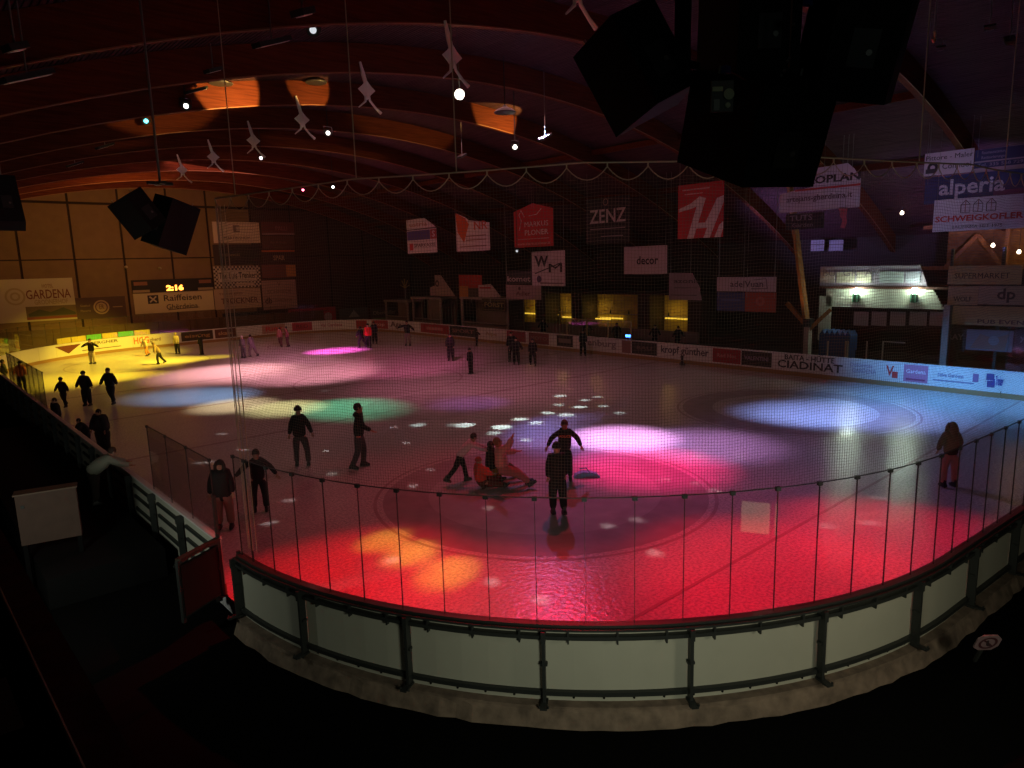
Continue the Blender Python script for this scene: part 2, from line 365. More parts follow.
# ice with its painted markings
ov = [(on(LEN * i / 240).x, on(LEN * i / 240).y, 0.) for i in range(240)]
n_ = len(ov); V = ov + [(x, y, Z0 + .02) for x, y, z in ov]
ice = mobj('ice_sheet', V, [list(range(n_))] + [[i, i + n_, (i + 1) % n_ + n_, (i + 1) % n_] for i in range(n_)], ICE); tag(ice, kind='structure')
def mark_mat(key, c, r=.3): return mat(key, c, r, noise=.25, nscale=2)
def ring(name, cx, cy, r0, r1, m, z=.004, n=72):
    V = []; Fc = []
    for i in range(n):
        t = 2 * PI * i / n
        V += [(cx + r0 * math.cos(t), cy + r0 * math.sin(t), z), (cx + r1 * math.cos(t), cy + r1 * math.sin(t), z)]
    for i in range(n): j = (i + 1) % n; Fc.append([2 * i, 2 * i + 1, 2 * j + 1, 2 * j])
    return mobj(name, V, Fc, m, ice)
MD = mark_mat('ice_paint_dark', (.40, .36, .39), .2); MD2 = mark_mat('ice_paint_mid', (.47, .45, .47), .2); ML = mark_mat('ice_line', (.42, .36, .38), .2)
for (cx, cy, nm) in ((8, 10, 0), (22, 10, 1), (8, 50, 2), (22, 50, 2)):
    if nm < 2:
        ring('circle_fill', cx, cy, 3.1, 4.3, MD, .003)
        if not nm: ring('circle_fill', cx, cy, .01, 3.1, MD2, .003)
    ring('face_off_circle', cx, cy, 4.45, 4.54, ML, .004)
ring('centre_circle', 15, 30, 4.45, 4.56, ML); ring('circle_fill', 12.6, 22.0, .01, 2.9, MD2, .003)
def line_across(y, w, m):
    xs_ = [x / 10 for x in range(-20, 330)]
    ins = [x for x in xs_ if inside(x, y)]
    MB().box(min(ins) + .05, max(ins) - .05, y - w / 2, y + w / 2, .0, .004).build('ice_line', m, ice)
def inside(x, y):
    c = False; j = len(OUT) - 1
    for i in range(len(OUT)):
        if (OUT[i].y > y) != (OUT[j].y > y) and x < (OUT[j].x - OUT[i].x) * (y - OUT[i].y) / (OUT[j].y - OUT[i].y + 1e-12) + OUT[i].x: c = not c
        j = i
    return c
line_across(4, .08, ML); line_across(22.3, .2, ML); line_across(30, .2, ML); line_across(37.8, .2, ML); line_across(56, .06, ML)
# roof: planks between arched beams
mb = MB(); x = XL - .2
while x < XR + .2:
    z0 = arch(x) + .95; z1 = arch(x + .105) + .95
    mb.hexa([(x, YB, z0), (x + .105, YB, z1), (x + .105, YF + .2, z1), (x, YF + .2, z0), (x, YB, z0 + .03), (x + .105, YB, z1 + .03), (x + .105, YF + .2, z1 + .03), (x, YF + .2, z0 + .03)]); x += .14
MB_c = MB(); 
for i in range(26):
    xa = XL - .3 + i * 1.96; xb = xa + 1.96; MB_c.hexa([(xa, YB, arch(xa) + 1.0), (xb, YB, arch(xb) + 1.0), (xb, YF + .2, arch(xb) + 1.0), (xa, YF + .2, arch(xa) + 1.0), (xa, YB, arch(xa) + 1.1), (xb, YB, arch(xb) + 1.1), (xb, YF + .2, arch(xb) + 1.1), (xa, YF + .2, arch(xa) + 1.1)])
ceil = MB_c.build('ceiling', mat('roof_back', (.02, .015, .012), .9), kind='structure')
mb.build('roof_planks', PLANK, ceil, kind='stuff')
BY = [13.3 + 5.95 * k for k in range(-4, 9)]
for y in BY:
    mb = MB(); N = 36; base = 0
    for i in range(N + 1):
        xx = XL + (XR - XL) * i / N; zb = arch(xx)
        for yy, zz in ((y - .13, zb), (y + .13, zb), (y + .13, zb + .94), (y - .13, zb + .94)): mb.V.append((xx, yy, zz))
    for i in range(N):
        for k in range(4): a = 4 * i + k; b = 4 * i + (k + 1) % 4; mb.F.append([a, b, b + 4, a + 4])
    mb.F += [[3, 2, 1, 0], [4 * N, 4 * N + 1, 4 * N + 2, 4 * N + 3]]
    b = mb.build('roof_beam', BEAM, ceil)
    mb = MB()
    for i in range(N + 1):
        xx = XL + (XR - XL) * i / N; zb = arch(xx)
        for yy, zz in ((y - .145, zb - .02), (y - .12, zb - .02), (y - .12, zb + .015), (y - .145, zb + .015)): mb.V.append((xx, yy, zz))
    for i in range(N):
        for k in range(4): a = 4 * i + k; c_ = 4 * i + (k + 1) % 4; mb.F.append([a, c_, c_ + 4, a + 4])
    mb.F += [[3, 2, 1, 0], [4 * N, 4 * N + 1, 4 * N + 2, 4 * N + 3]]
    mb.build('lit_edge_strip', EDGE, b)  # slim strip painting the highlight along the beam's lower edge
# small purlin blocks
for y0, y1 in zip(BY[3:-1], BY[4:]):
    for xx in (-4, 27, 33):
        z = arch(xx) + .55
        MB().box(xx - .07, xx + .07, y0 + .14, y1 - .14, z, z + .3).build('purlin', BEAM, ceil)

# ------------------------------------------------------------------ dasher boards
HB = 1.15
SA = s_near(-.15, 7.01)                # first post right of the gate
S_END = SA + 2.0 * 10
S_GATE1 = SA - 2.0; S_GATE0 = S_GATE1 - 1.0
def boards(name, label, s0, s1, back, n=None, glass=None, gh=1.8, ads=(), pane=1.0, posts=True, plinth=False, inner=None):
    """dasher boards from s0 to s1: panels, posts, rails, kick strip, panes"""
    root = empty(name, on((s0 + s1) / 2, 0, 0), 0, label, 'boards')
    inv = Matrix.Translation(-root.location)
    def fin(o): o.data.transform(inv); return o
    n = n or max(1, round((s1 - s0) / 2.0)); st = (s1 - s0) / n
    for k in range(n):
        a = s0 + st * k; b = a + st
        fin(strip(MB(), a + .012, b - .012, .02, .05, -.02, HB - .06).build('board_panel', back, root))
        fin(strip(MB(), a + .008, b - .008, -.012, .018, .22, HB - .04).build('facing_sheet', WHITEB if not inner else inner, root))
    fin(strip(MB(), s0, s1, -.02, .016, .0, .22).build('kick_strip', YEL, root))
    fin(strip(MB(), s0, s1, -.03, .10, HB - .04, HB).build('top_rail', WHITEB if not plinth else DARK, root))
    if posts:
        for k in range(n + 1):
            q = s0 + st * k; t = tan(q); nn = nor(q); mb = MB()
            mb.obox(on(q, .14, .5), t, nn, (0, 0, 1), .022, .06, .58)
            mb.obox(on(q, .22, .02), t, nn, (0, 0, 1), .05, .13, .012)
            mb.obox(on(q, .13, .58), t, nn, (0, 0, 1), .05, .04, .018)
            mb.obox(on(q, .13, HB - .14), t, nn, (0, 0, 1), .032, .085, .08)
            for e in (-.06, .06): mb.obox(on(q, .30, .04), t, nn, (0, 0, 1), .012, .012, .03) if 0 else mb.box(*[v for p in (on(q, .31, .03),) for v in (p.x + t.x * e - .012, p.x + t.x * e + .012, p.y + t.y * e - .012, p.y + t.y * e + .012, .02, .05)])
            fin(mb.build('post', DARK, root))
    if plinth:
        fin(strip(MB(), s0, s1, .06, .15, HB - .20, HB - .145).build('channel_rail', DARK, root))
        fin(strip(MB(), s0, s1, .06, .16, HB - .07, HB - .035).build('channel_rail', DARK, root))
        fin(strip(MB(), s0, s1, .05, .12, .085, .15).build('foot_rail', DARK, root))
        fin(strip(MB(), s0, s1, .0, .2, Z0 + .01, -.02).build('concrete_kerb', CONC, root))
        mb = MB(); m = int((s1 - s0) / .25); rnd = random.Random(3); prev = None
        for i in range(m + 1):
            q = s0 + (s1 - s0) * i / m; w_ = .29 + rnd.uniform(-.03, .03)
            ring_ = [on(q, .18, -.03), on(q, w_ - .08, -.09 + rnd.uniform(-.012, .012)), on(q, w_, Z0 + .02), on(q, .18, Z0 + .02)]
            bs = len(mb.V); mb.V += [tuple(v) for v in ring_]
            if i:
                for j in range(4): a = bs - 4 + j; b = bs - 4 + (j + 1) % 4; mb.F.append([a, b, b + 4, a + 4])
            if i in (0, m): mb.F.append([bs, bs + 1, bs + 2, bs + 3])
        fin(mb.build('worn_concrete_ledge', CONC, root))
        k = 0; q = s0 + .1
        mbb = MB()
        while q < s1:
            p = on(q, .056, .035); mbb.box(p.x - .012, p.x + .012, p.y - .012, p.y + .012, .022, .048); q += .42
        fin(mbb.build('bolt_heads', BLACKP, root, kind='stuff'))
        q = s0 + .33
        while q < s1:
            t = tan(q); nn = nor(q); mb = MB().obox(on(q, .12, HB - .11), t, nn, (0, 0, 1), .014, .03, .05)
            mb.obox(on(q, .11, HB - .23), t, nn, (0, 0, 1), .012, .035, .03)
            fin(mb.build('rail_clip', DARK, root)); q += .667
    if glass:
        for g0, g1, hh in glass:
            m = max(1, round((g1 - g0) / pane)); ps = (g1 - g0) / m
            for k in range(m):
                a = g0 + ps * k; b = a + ps
                fin(strip(MB(), a + .008, b - .008, .02, .032, HB, HB + hh, step=5).build('glass_pane', GLASS, root))
            fin(strip(MB(), g0, g1, .017, .035, HB + hh, HB + hh + .012).build('glass_top_edge', DARK, root))
            for k in range(m + 1):
                q = g0 + ps * k; t = tan(q); nn = nor(q); mb = MB().obox(on(q, .026, HB + hh / 2), t, nn, (0, 0, 1), .0035, .010, hh / 2)
                mb.obox(on(q, .026, HB + hh - .01), t, nn, (0, 0, 1), .034, .022, .028)
                fin(mb.build('pane_clip', DARK, root))
    return root
near = boards('dasher_boards', 'curved near-end boards with pale backing panels, dark posts and tall glass', S_GATE1, S_END, PANEL, n=11, glass=[(S_GATE1 + .1, S_GATE1 + .51, 1.8), (S_GATE1 + .54, S_END, 1.8)], pane=.667, plinth=True)
S_BENCH0 = s_near(-.6, 14.2) % LEN; S_L0 = s_near(-2, 51)
G0 = S_GATE0 if S_GATE0 > 0 else S_GATE0 + LEN
# left side runs up the outline backwards (towards the end of CUM)
SLa, SLb = S_FL[1] + .2, LEN + S_GATE0
left = boards('dasher_boards', 'long left-side boards running away from the open gate past the players bench', SLa, SLb, PANEL, posts=True,
              glass=[(SLb - 4.2, SLb - .1, 1.5), (LEN - (27.8 - 9.0) - 10, LEN - (27.8 - 9.0), 1.4)], pane=1.2)
SRa, SRb = S_END, S_FR[0]
SRm = s_near(30, 52)
right = boards('dasher_boards', 'long right-side boards carrying printed adverts under the hanging banners', S_NR[1] + .1, SRm, PANEL, posts=False, glass=None)
cornr = boards('dasher_boards', 'short boards around the far end of the right tribune corner, beyond the near glass', S_END + .02, S_NR[1] + .08, PANEL, posts=False, glass=[(S_END + .05, S_NR[1], 1.8)], pane=1.0)
far = boards('dasher_boards', 'yellow-lit far-end boards with tall glass below the panelled wall', SRm + .02, SLa - .02, PANEL, posts=False, glass=[(SRm + 10, SLa - .1, 1.6)], pane=1.4)
# gate: leaf swung open to the outside
gp = on(S_GATE0 % LEN, .05, 0)
gate = empty('gate', gp, 0, 'open rink gate leaf swung outwards at the gap in the left boards', 'gate')
gd = Vector((-.86, -.51, 0)).normalized(); gn = Vector((gd.y, -gd.x, 0))
MB().obox(gd * .5 + Vector((0, 0, .56)), gd, gn, (0, 0, 1), .47, .015, .48).build('gate_panel', mat('gate_board', (.02, .02, .018), 1, spec=0), gate)
mb = MB()
for e in (0.02, .98): mb.obox(gd * e + gn * .03 + Vector((0, 0, .55)), gd, gn, (0, 0, 1), .035, .03, .58)
for z in (.06, .4, .75, 1.1): mb.obox(gd * .5 + gn * .04 + Vector((0, 0, z)), gd, gn, (0, 0, 1), .5, .025, .03)
mb.build('gate_frame', DARK, gate)
MB().obox(gd * .5 + Vector((0, 0, 1.15)), gd, gn, (0, 0, 1), .5, .06, .02).build('top_rail', mat('worn_rail', (.05, .045, .035), 1, spec=0), gate)
MB().tube([gd * .85 + gn * .08 + Vector((0, 0, .8)), gd * .85 + gn * .16 + Vector((0, 0, .85)), gd * .85 + gn * .16 + Vector((0, 0, 1.0))], .015).build('latch', STEEL, gate)
for q, nm in ((S_GATE0, 'narrow steel jamb post left of the gate opening'), (S_GATE1, 'narrow steel jamb post right of the gate opening')):
    p = on(q % LEN, .05, 0); r_ = MB().box(-.03, .03, -.03, .03, 0, 2.0 if q == S_GATE0 else 1.2).build('gate_post', DARK); r_.location = p; tag(r_, nm, 'post')
    MB().box(-.06, .06, -.06, .06, -.005, .015).build('foot_plate', DARK, r_)

# horizontal rails across the outside of the left boards
for k in range(0, 26):
    b_ = SLb - .25 - k * 2.0; a_ = b_ - 1.6
    for z in (.30, .62, .90):
        o = strip(MB(), a_, b_, .055, .10, z - .035, z + .035).build('cross_rail', DARK, left); o.data.transform(Matrix.Translation(-left.location))
# ------------------------------------------------------------------ adverts on the boards
def board_ad(root, px0, px1, s0, s1, color, items=None, z0=.3, z1=1.08):
    a = s_px(px0, s0, s1, .7); b = s_px(px1, s0, s1, .7)
    if a > b: a, b = b, a
    lo = strip(MB(), a, b, -.022, -.012, z0, z1).build('advert', cmat(color, .5), root); lo.data.transform(Matrix.Translation(-root.location))
    if items:
        q = (a + b) / 2; t = -tan(q); n = -nor(q)      # reader stands on the ice
        for it in items:
            if it[0] == 't':
                _, txt, x, z, sz, c, fit = it; me = text_mesh(txt, sz, .02); me.materials.append(cmat(c, .5)); xs_ = [v.co.x for v in me.vertices]; k = fit * abs(b - a) / (max(xs_) - min(xs_))
                o = bpy.data.objects.new('lettering', me); COL.objects.link(o); o.parent = lo
                me.transform(Matrix.Diagonal((k, 1, 1, 1)))
                for v in me.vertices:
                    qq = q - (v.co.x + x * abs(b - a)); p = on(qq, -.026 - v.co.z, z + v.co.y) - root.location; v.co = p
            elif it[0] == 'r':
                _, x, z, ww, hh, c = it; o = strip(MB(), q - x * abs(b - a) - ww / 2, q - x * abs(b - a) + ww / 2, -.026, -.02, z - hh / 2, z + hh / 2, .3).build('printed_panel', cmat(c, .5), lo); o.data.transform(Matrix.Translation(-root.location))
    return lo
DR = (.32, .03, .04); DB = (.03, .025, .03); WH = (.6, .58, .56); RED = (.55, .03, .03)
A0, A1 = S_NR[1], SRm
SFa, SFb = SRm, SLa
for args in [
    (988, 1040, WH, [('r', -.38, .85, .28, .28, (.08, .06, .22)), ('r', -.30, .55, .28, .28, (.08, .06, .22)), ('t', 'Luis Trenker', .08, .7, .55, (.06, .05, .30), .72)]),
    (933, 986, WH, [('t', 'Selva Gardena', -.15, .75, .22, (.2, .18, .3), .5), ('r', .32, .75, .22, .36, (.25, .12, .25)), ('r', -.1, .5, 1.6, .06, (.2, .18, .3))]),
    (904, 928, (.45, .16, .28), [('t', 'Gardena', 0, .78, .26, (.7, .55, .6), .8), ('r', 0, .42, .8, .08, (.25, .02, .1))]),
    (880, 900, WH, [('t', 'V', .0, .7, .65, RED, .4), ('r', .25, .55, .25, .3, RED)]),
    (848, 878, WH, [('t', 'Dolomites', -.05, .85, .26, (.35, .3, .4), .75), ('t', 'GARDENA', .05, .58, .3, (.35, .3, .4), .8)]),
    (776, 845, WH, [('t', 'BAITA - H\u00dcTTE', 0, .93, .36, (.03, .025, .03), .72), ('t', 'CIADINAT', 0, .55, .55, (.03, .025, .03), .94)]),
    (742, 772, DB, [('t', 'VALENTINI', 0, .7, .3, (.25, .2, .3), .8)]),
    (713, 741, DR, [('t', 'Red Hot', 0, .7, .3, (.5, .2, .2), .7)]),
    (659, 711, WH, [('t', 'kropf g\u00fcnther', 0, .75, .6, (.08, .06, .08), .92)]),
    (632, 657, DB, [('t', 'BAU', 0, .7, .3, (.15, .1, .1), .6)]),
    (622, 631, (.25, .12, .12), None), (586, 618, WH, [('t', 'enburg', 0, .75, .6, (.25, .2, .22), .9)]),
    (557, 573, DB, [('r', 0, .7, 1.2, .3, (.2, .15, .15))]), (529, 549, (.2, .05, .06), [('t', 'MOTO', 0, .7, .35, (.3, .2, .2), .8)]),
    (507, 526, (.28, .05, .07), None), (480, 503, WH, [('t', 'Alpe', 0, .7, .4, (.4, .3, .2), .5)]),
    (450, 477, DB, [('t', 'SPORT', 0, .7, .4, (.3, .15, .15), .8)]), (421, 449, DR, [('r', 0, .7, 2.5, .25, (.5, .2, .2))])]:
    board_ad(right, args[0], args[1], A0, A1, args[2], args[3])
for args in [
    (390, 407, WH, [('t', 'Age', 0, .75, .7, (.1, .05, .05), .9)]), (372, 388, (.35, .05, .06), [('t', 'top', 0, .7, .4, (.6, .4, .4), .6)]), (356, 367, DR, None), (318, 345, WH, [('t', 'Val Gardena', 0, .7, .5, (.4, .15, .2), .8)]),
    (292, 312, (.4, .06, .08), [('t', 'RED', 0, .7, .5, (.2, .02, .03), .6)]), (262, 285, (.45, .25, .2), [('t', 'Ring', 0, .7, .6, RED, .7)]),
    (215, 236, (.12, .05, .03), [('t', 'skate', 0, .7, .45, (.45, .3, .15), .7)]), (181, 213, (.05, .035, .02), [('t', 'eisring', 0, .7, .4, (.35, .2, .08), .8)]),
    (132, 163, (.6, .57, .5), [('t', 'HCG', -.2, .7, .75, (.6, .12, .02), .5), ('t', 'gherd', .25, .7, .4, (.2, .12, .1), .35)]),
    (84, 118, (.6, .57, .5), [('t', 'BERGNER', .1, .9, .3, (.12, .08, .04), .8), ('r', 0, .45, 3.2, .06, (.15, .1, .05))]),
    (56, 80, (.6, .57, .5), None)]:
    board_ad(far, args[0], args[1], SFa, SFb, args[2], args[3])
# red triangle emblem on the far boards and green/yellow strip above them
q = s_px(68, SFa, SFb, .7); mb = MB()
P3 = [on(q + dx, -.03, z) for dx, z in ((-1.15, 1.0), (1.15, 1.0), (0, .38))]; P3b = [on(q + dx, -.02, z) for dx, z in ((-1.15, 1.0), (1.15, 1.0), (0, .38))]
mb.V = [tuple(p - far.location) for p in P3 + P3b]; mb.F = [[0, 1, 2], [5, 4, 3], [0, 3, 4, 1], [1, 4, 5, 2], [2, 5, 3, 0]]; mb.build('triangle_emblem', cmat((.13, .03, .02)), far, label='dark red downward triangle emblem')
a_, b_ = s_px(150, SFa, SFb, 1.3), s_px(57, SFa, SFb, 1.3)
for k in range(6):
    c0 = a_ + (b_ - a_) * k / 6; c1 = a_ + (b_ - a_) * (k + .95) / 6
    o = strip(MB(), c0, c1, .03, .06, HB + .02, HB + .42).build('upper_strip', cmat([(.6, .5, .1), (.12, .5, .12)][k % 2 if k < 5 else 0]), far); o.data.transform(Matrix.Translation(-far.location))

# ------------------------------------------------------------------ protective net
net = empty('protective_net', on(SA + 5, .02, 2.95), 0, 'fine protective net hanging from a scalloped cable above the near-end glass', 'net')
NETM = mat('net_cord', (.15, .12, .10), .8); CABM = mat('cable', (.40, .31, .22), .6)
S0N, S1N = s_near(-.75, 8.6), S_NR[0] + 5.5
if S0N > LEN / 2: S0N -= LEN
def netz(q):   # height of the cable: taut spans between hangers with a slight sag
    u = (q - S0N) / (S1N - S0N); span = (q - S0N) / 3.1; f = span - math.floor(span)
    return 7.22 + .12 * math.sin(min(1, u * 1.7) * PI / 2) - .03 * 4 * f * (1 - f) - max(0, u - .66) * 1.3
NODE = .5
def nettop(q): f = ((q - S0N) / NODE) % 1; return netz(q) - .05 - .16 * 4 * f * (1 - f)
inv = Matrix.Translation(-net.location)
mb = MB(); q = S0N; ZB = 2.96; rC = .0021
def off(q, z): return .02 + .02 * math.sin(q * 2.1 + z * .7)
while q < S1N:
    zt = nettop(q); pts = [on(q + .012 * math.sin(z * 1.7 + q), off(q, z), z) for z in [ZB + (zt - ZB) * i / 9 for i in range(10)]]
    mb.tube(pts, rC, 3, False); q += .042
z = ZB
while z < 7.34:
    q = S0N; run = []
    while q <= S1N:
        if z < nettop(q) + .001: run.append(on(q, off(q, z), z + .012 * math.sin(q * 2 * PI / NODE / 2)))
        else:
            if len(run) > 1: mb.tube(run, rC, 3, False)
            run = []
        q += .125
    if len(run) > 1: mb.tube(run, rC, 3, False)
    z += .042
o = mb.build('net_mesh', NETM, net, kind='stuff'); o.data.transform(inv)
n_ = int((S1N - S0N) / .1); o = MB().tube([on(S0N + .1 * i, .02, netz(S0N + .1 * i)) for i in range(n_)], .011, 5).build('top_cable', CABM, net); o.data.transform(inv)
k = 0; q = S0N
while q + NODE <= S1N:
    o = MB().tube([on(q + NODE * i / 8, .02, nettop(q + NODE * i / 8 + (1e-4 if i == 0 else -1e-4 if i == 8 else 0))) for i in range(9)], .0075, 4).build('scallop_cord', CABM, net); o.data.transform(inv)
    o = MB().tube([on(q, .02, netz(q)), on(q, .02, netz(q) - .06)], .012, 4).build('cable_tie', CABM, net); o.data.transform(inv)
    q += NODE
for px_ in (236, 359, 458, 918, 1003):
    qq = min((S0N + .05 * i for i in range(int((S1N - S0N) / .05))), key=lambda s_: abs(pix(on(s_, 0, 7.2))[0] - px_))
    p = on(qq, .02, netz(qq)); o = MB().tube([p, Vector((p.x, p.y, arch(p.x) + .9))], .008, 5).build('hanging_wire', CABM, net); o.data.transform(inv)
# gathered cords on the free edge of the net down to the boards
for j, dx in enumerate((0, .05, .16, .30)):
    p = on(S0N + dx, .03, 0); o = MB().tube([Vector((p.x, p.y, z_)) for z_ in (ZB - 1.6, 4, 5.5, 7.1)], .007, 4).build('edge_cord', CABM, net); o.data.transform(inv)

# ------------------------------------------------------------------ far wall banners and scoreboard
AX, UP = Vector((1, 0, 0)), Vector((0, 0, 1)); AY = Vector((0, -1, 0))
def wall_sign(name, label, cat, box, color, items=(), Y=64.45, group=None, t=.049):
    x0, y0, x1, y1 = box; ym = (y0 + y1) / 2; xm = (x0 + x1) / 2
    l, r = at_y(x0, ym, Y), at_y(x1, ym, Y); tp, bt = at_y(xm, y0, Y), at_y(xm, y1, Y)
    w_, h_ = r.x - l.x, tp.z - bt.z; c = Vector(((l.x + r.x) / 2, Y, (tp.z + bt.z) / 2))
    return sign(name, label, cat, c, AX, UP, w_, h_, color, scale_items(items, w_, h_), t=t, group=group)
def hang_sign(name, label, cat, box, color, items=(), X=30.0, poly=None, group=None, t=.02, yaw=0):
    x0, y0, x1, y1 = box; ym = (y0 + y1) / 2; xm = (x0 + x1) / 2
    l, r = at_x(x0, ym, X), at_x(x1, ym, X); tp, bt = at_x(xm, y0, X), at_x(xm, y1, X)
    w_, h_ = l.y - r.y, tp.z - bt.z; c = Vector((X, (l.y + r.y) / 2, (tp.z + bt.z) / 2))
    a = AY if not yaw else Vector((math.sin(yaw), -math.cos(yaw), 0))
    return sign(name, label, cat, c, a, UP, w_, h_, color, scale_items(items, w_, h_), t=t, group=group, poly=[(u * w_, v * h_) for u, v in poly] if poly else None)
def scale_items(items, w_, h_):   # fractions of width / height -> metres
    out = []
    for it in items:
        k = it[0]
        if k == 't': out.append(('t', it[1], it[2] * w_, it[3] * h_, it[4] * h_, it[5], it[6] * w_) + tuple(it[7:]))
        elif k == 'r': out.append(('r', it[1] * w_, it[2] * h_, it[3] * w_, it[4] * h_, it[5]))
        elif k == 'p': out.append(('p', [(u * w_, v * h_) for u, v in it[1]], it[2]))
        elif k == 'o': out.append(('o', it[1] * w_, it[2] * h_, it[3] * h_, it[4] * h_, it[5]))
        elif k == 'c': out.append(('c', it[1] * w_, it[2] * h_, it[3] * w_, it[4] * h_, it[5], it[6], it[7]))
        elif k == 'l': out.append(('l', [(u * w_, v * h_) for u, v in it[1]], it[2] * h_, it[3]))
    return out
PALE = (.52, .43, .28); BRN = (.10, .055, .03); INK = (.05, .03, .02)
wall_sign('banner', 'pale hotel banner lettered GARDENA with a landscape photo strip on the far wall', 'banner', (-22, 279, 75, 322), PALE,
    [('t', 'GARDENA', .22, .12, .30, (.2, .06, .02), .48), ('t', 'HOTEL', .22, .32, .12, (.25, .12, .05), .12), ('t', 'GRODNERHOF', .24, -.06, .16, (.35, .25, .1), .36), ('r', .23, -.30, .54, .30, (.16, .10, .05)), ('r', .23, -.43, .54, .06, (.25, .06, .03)),
     ('p', [(-.02, -.32), (.1, -.22), (.22, -.3), (.36, -.2), (.49, -.33), (.49, -.38), (-.02, -.38)], (.07, .06, .03)), ('o', -.13, .1, .16, .2, (.4, .3, .15)), ('o', -.13, .1, .06, .1, (.4, .3, .15))])
wall_sign('banner', 'dark brown banner with a round pale emblem right of the hotel banner', 'banner', (76, 297, 126, 318), (.09, .045, .03),
    [('o', 0, .02, .0, .34, (.42, .28, .14)), ('o', 0, .02, .22, .27, (.12, .05, .03)), ('t', 'ER', 0, .02, .32, (.15, .06, .03), .10), ('t', 'Gasthof', -.32, .12, .14, (.3, .2, .1), .2), ('t', 'Pizzeria', -.32, -.12, .14, (.3, .2, .1), .2), ('r', .33, 0, .2, .05, (.3, .2, .1))])
wall_sign('banner', 'pale yellow bank banner lettered Raiffeisen under the scoreboard', 'banner', (134, 292, 214, 312), (.56, .44, .24),
    [('t', 'Raiffeisen', .10, .2, .42, INK, .48), ('t', 'Ghërdeina', .08, -.24, .36, INK, .40), ('r', -.27, .18, .13, .42, (.04, .03, .03)), ('l', [(-.31, .05), (-.23, .32)], .07, PALE), ('l', [(-.31, .32), (-.23, .05)], .07, PALE), ('l', [(-.1, -.38), (.3, -.32)], .03, INK)])
wall_sign('banner', 'white banner with a small square emblem at the top of the left banner stack', 'banner', (213, 222, 259.5, 243), (.62, .45, .32),
    [('r', 0, .18, .14, .34, (.2, .12, .1)), ('r', .03, .18, .08, .2, (.5, .38, .3)), ('t', 'MARTINSHEIM', 0, -.27, .2, (.12, .06, .05), .56)], group=None)
wall_sign('banner', 'near-black banner with a thin pale line of text below the white emblem banner', 'banner', (213.5, 244.5, 260, 265), (.05, .03, .025), [('t', 'dolomiti', -.15, 0, .2, (.3, .2, .12), .4)])
wall_sign('banner', 'black and white checkered banner lettered Luis Trenker in the left banner stack', 'banner', (214, 266, 260.5, 287.5), (.52, .42, .34),
    [('c', -.5, -.5, .5, .5, 26, 11, (.10, .06, .05)), ('r', 0, .05, .82, .52, (.52, .42, .34)), ('t', 'The Luis Trenker', 0, .05, .42, (.05, .03, .03), .8), ('r', .15, -.36, .4, .16, (.5, .36, .28))])
wall_sign('banner', 'pale banner lettered TROCKNER at the bottom of the left banner stack', 'banner', (214.5, 288.5, 261, 308.5), (.45, .31, .2),
    [('t', 'TROCKNER', .03, -.12, .4, (.14, .05, .03), .8), ('t', 'TISCHLEREI', -.15, .25, .14, (.2, .1, .06), .5)])
wall_sign('banner', 'dull red banner with a pale lower stripe topping the right banner stack', 'banner', (261.5, 222, 294, 235), (.16, .05, .04), [('t', 'PALLI', .1, 0, .45, (.3, .13, .12), .36), ('r', 0, -.42, 1, .14, (.3, .2, .18))])
wall_sign('banner', 'plain brown banner second from the top of the right banner stack', 'banner', (262, 236, 294.5, 249), (.13, .06, .045), [('t', 'Plan de Gralba', 0, 0, .25, (.22, .12, .1), .5)])
wall_sign('banner', 'dark banner with an orange top edge and pale letters in the right banner stack', 'banner', (262, 250, 295, 263.5), (.07, .035, .03), [('r', 0, .43, 1, .14, (.45, .12, .04)), ('t', 'SPAR', 0, -.1, .5, (.4, .25, .15), .34)])
wall_sign('banner', 'brown banner with an orange square at its right end in the right banner stack', 'banner', (262, 264.5, 296, 279), (.18, .07, .05), [('r', .35, .05, .28, .8, (.45, .2, .06)), ('r', 0, -.45, 1, .1, (.05, .03, .03))])
wall_sign('banner', 'pale pink banner with faint brown script at the bottom of the right banner stack', 'banner', (262.5, 280, 296.5, 309), (.36, .22, .18), [('t', 'V', 0, .36, .2, (.2, .1, .08), .1), ('t', 'SCHMIEDE', 0, .1, .17, (.2, .1, .08), .7), ('t', 'db', -.34, -.2, .3, (.08, .04, .03), .2), ('t', 'GARDENA', .1, -.2, .12, (.2, .1, .08), .5)])
wall_sign('banner', 'black banner with thin green-grey drawing low under the left banner stack', 'banner', (223, 312, 270, 327), (.03, .035, .025), [('t', 'Forstner', 0, .1, .5, (.10, .12, .08), .8), ('l', [(-.45, -.3), (-.2, .2), (.1, -.3), (.42, .25)], .05, (.1, .12, .08))])
wall_sign('banner', 'dark red banner lettered PELLETS low behind the far boards', 'banner', (289, 308, 336, 326), (.34, .05, .05), [('t', 'PELLETS', -.1, -.05, .42, (.6, .4, .38), .6), ('o', .33, -.05, 0, .25, (.4, .3, .3)), ('t', 'BRENNHOLZ', -.05, .34, .2, (.15, .02, .02), .8)])
wall_sign('banner', 'dim grey banner with white mountain emblem beside the red pellets banner', 'banner', (340, 308, 368, 326), (.10, .09, .08), [('p', [(-.2, .0), (0, .4), (.2, 0)], (.3, .28, .26)), ('t', 'CRODA', 0, -.25, .3, (.35, .3, .28), .8)])
wall_sign('banner', 'dim banner with a green stripe beside the mountain emblem banner', 'banner', (371, 308, 398, 326), (.09, .08, .07), [('r', 0, -.1, .9, .14, (.18, .3, .12)), ('t', 'Oberkofler', 0, .25, .3, (.3, .28, .22), .85)])
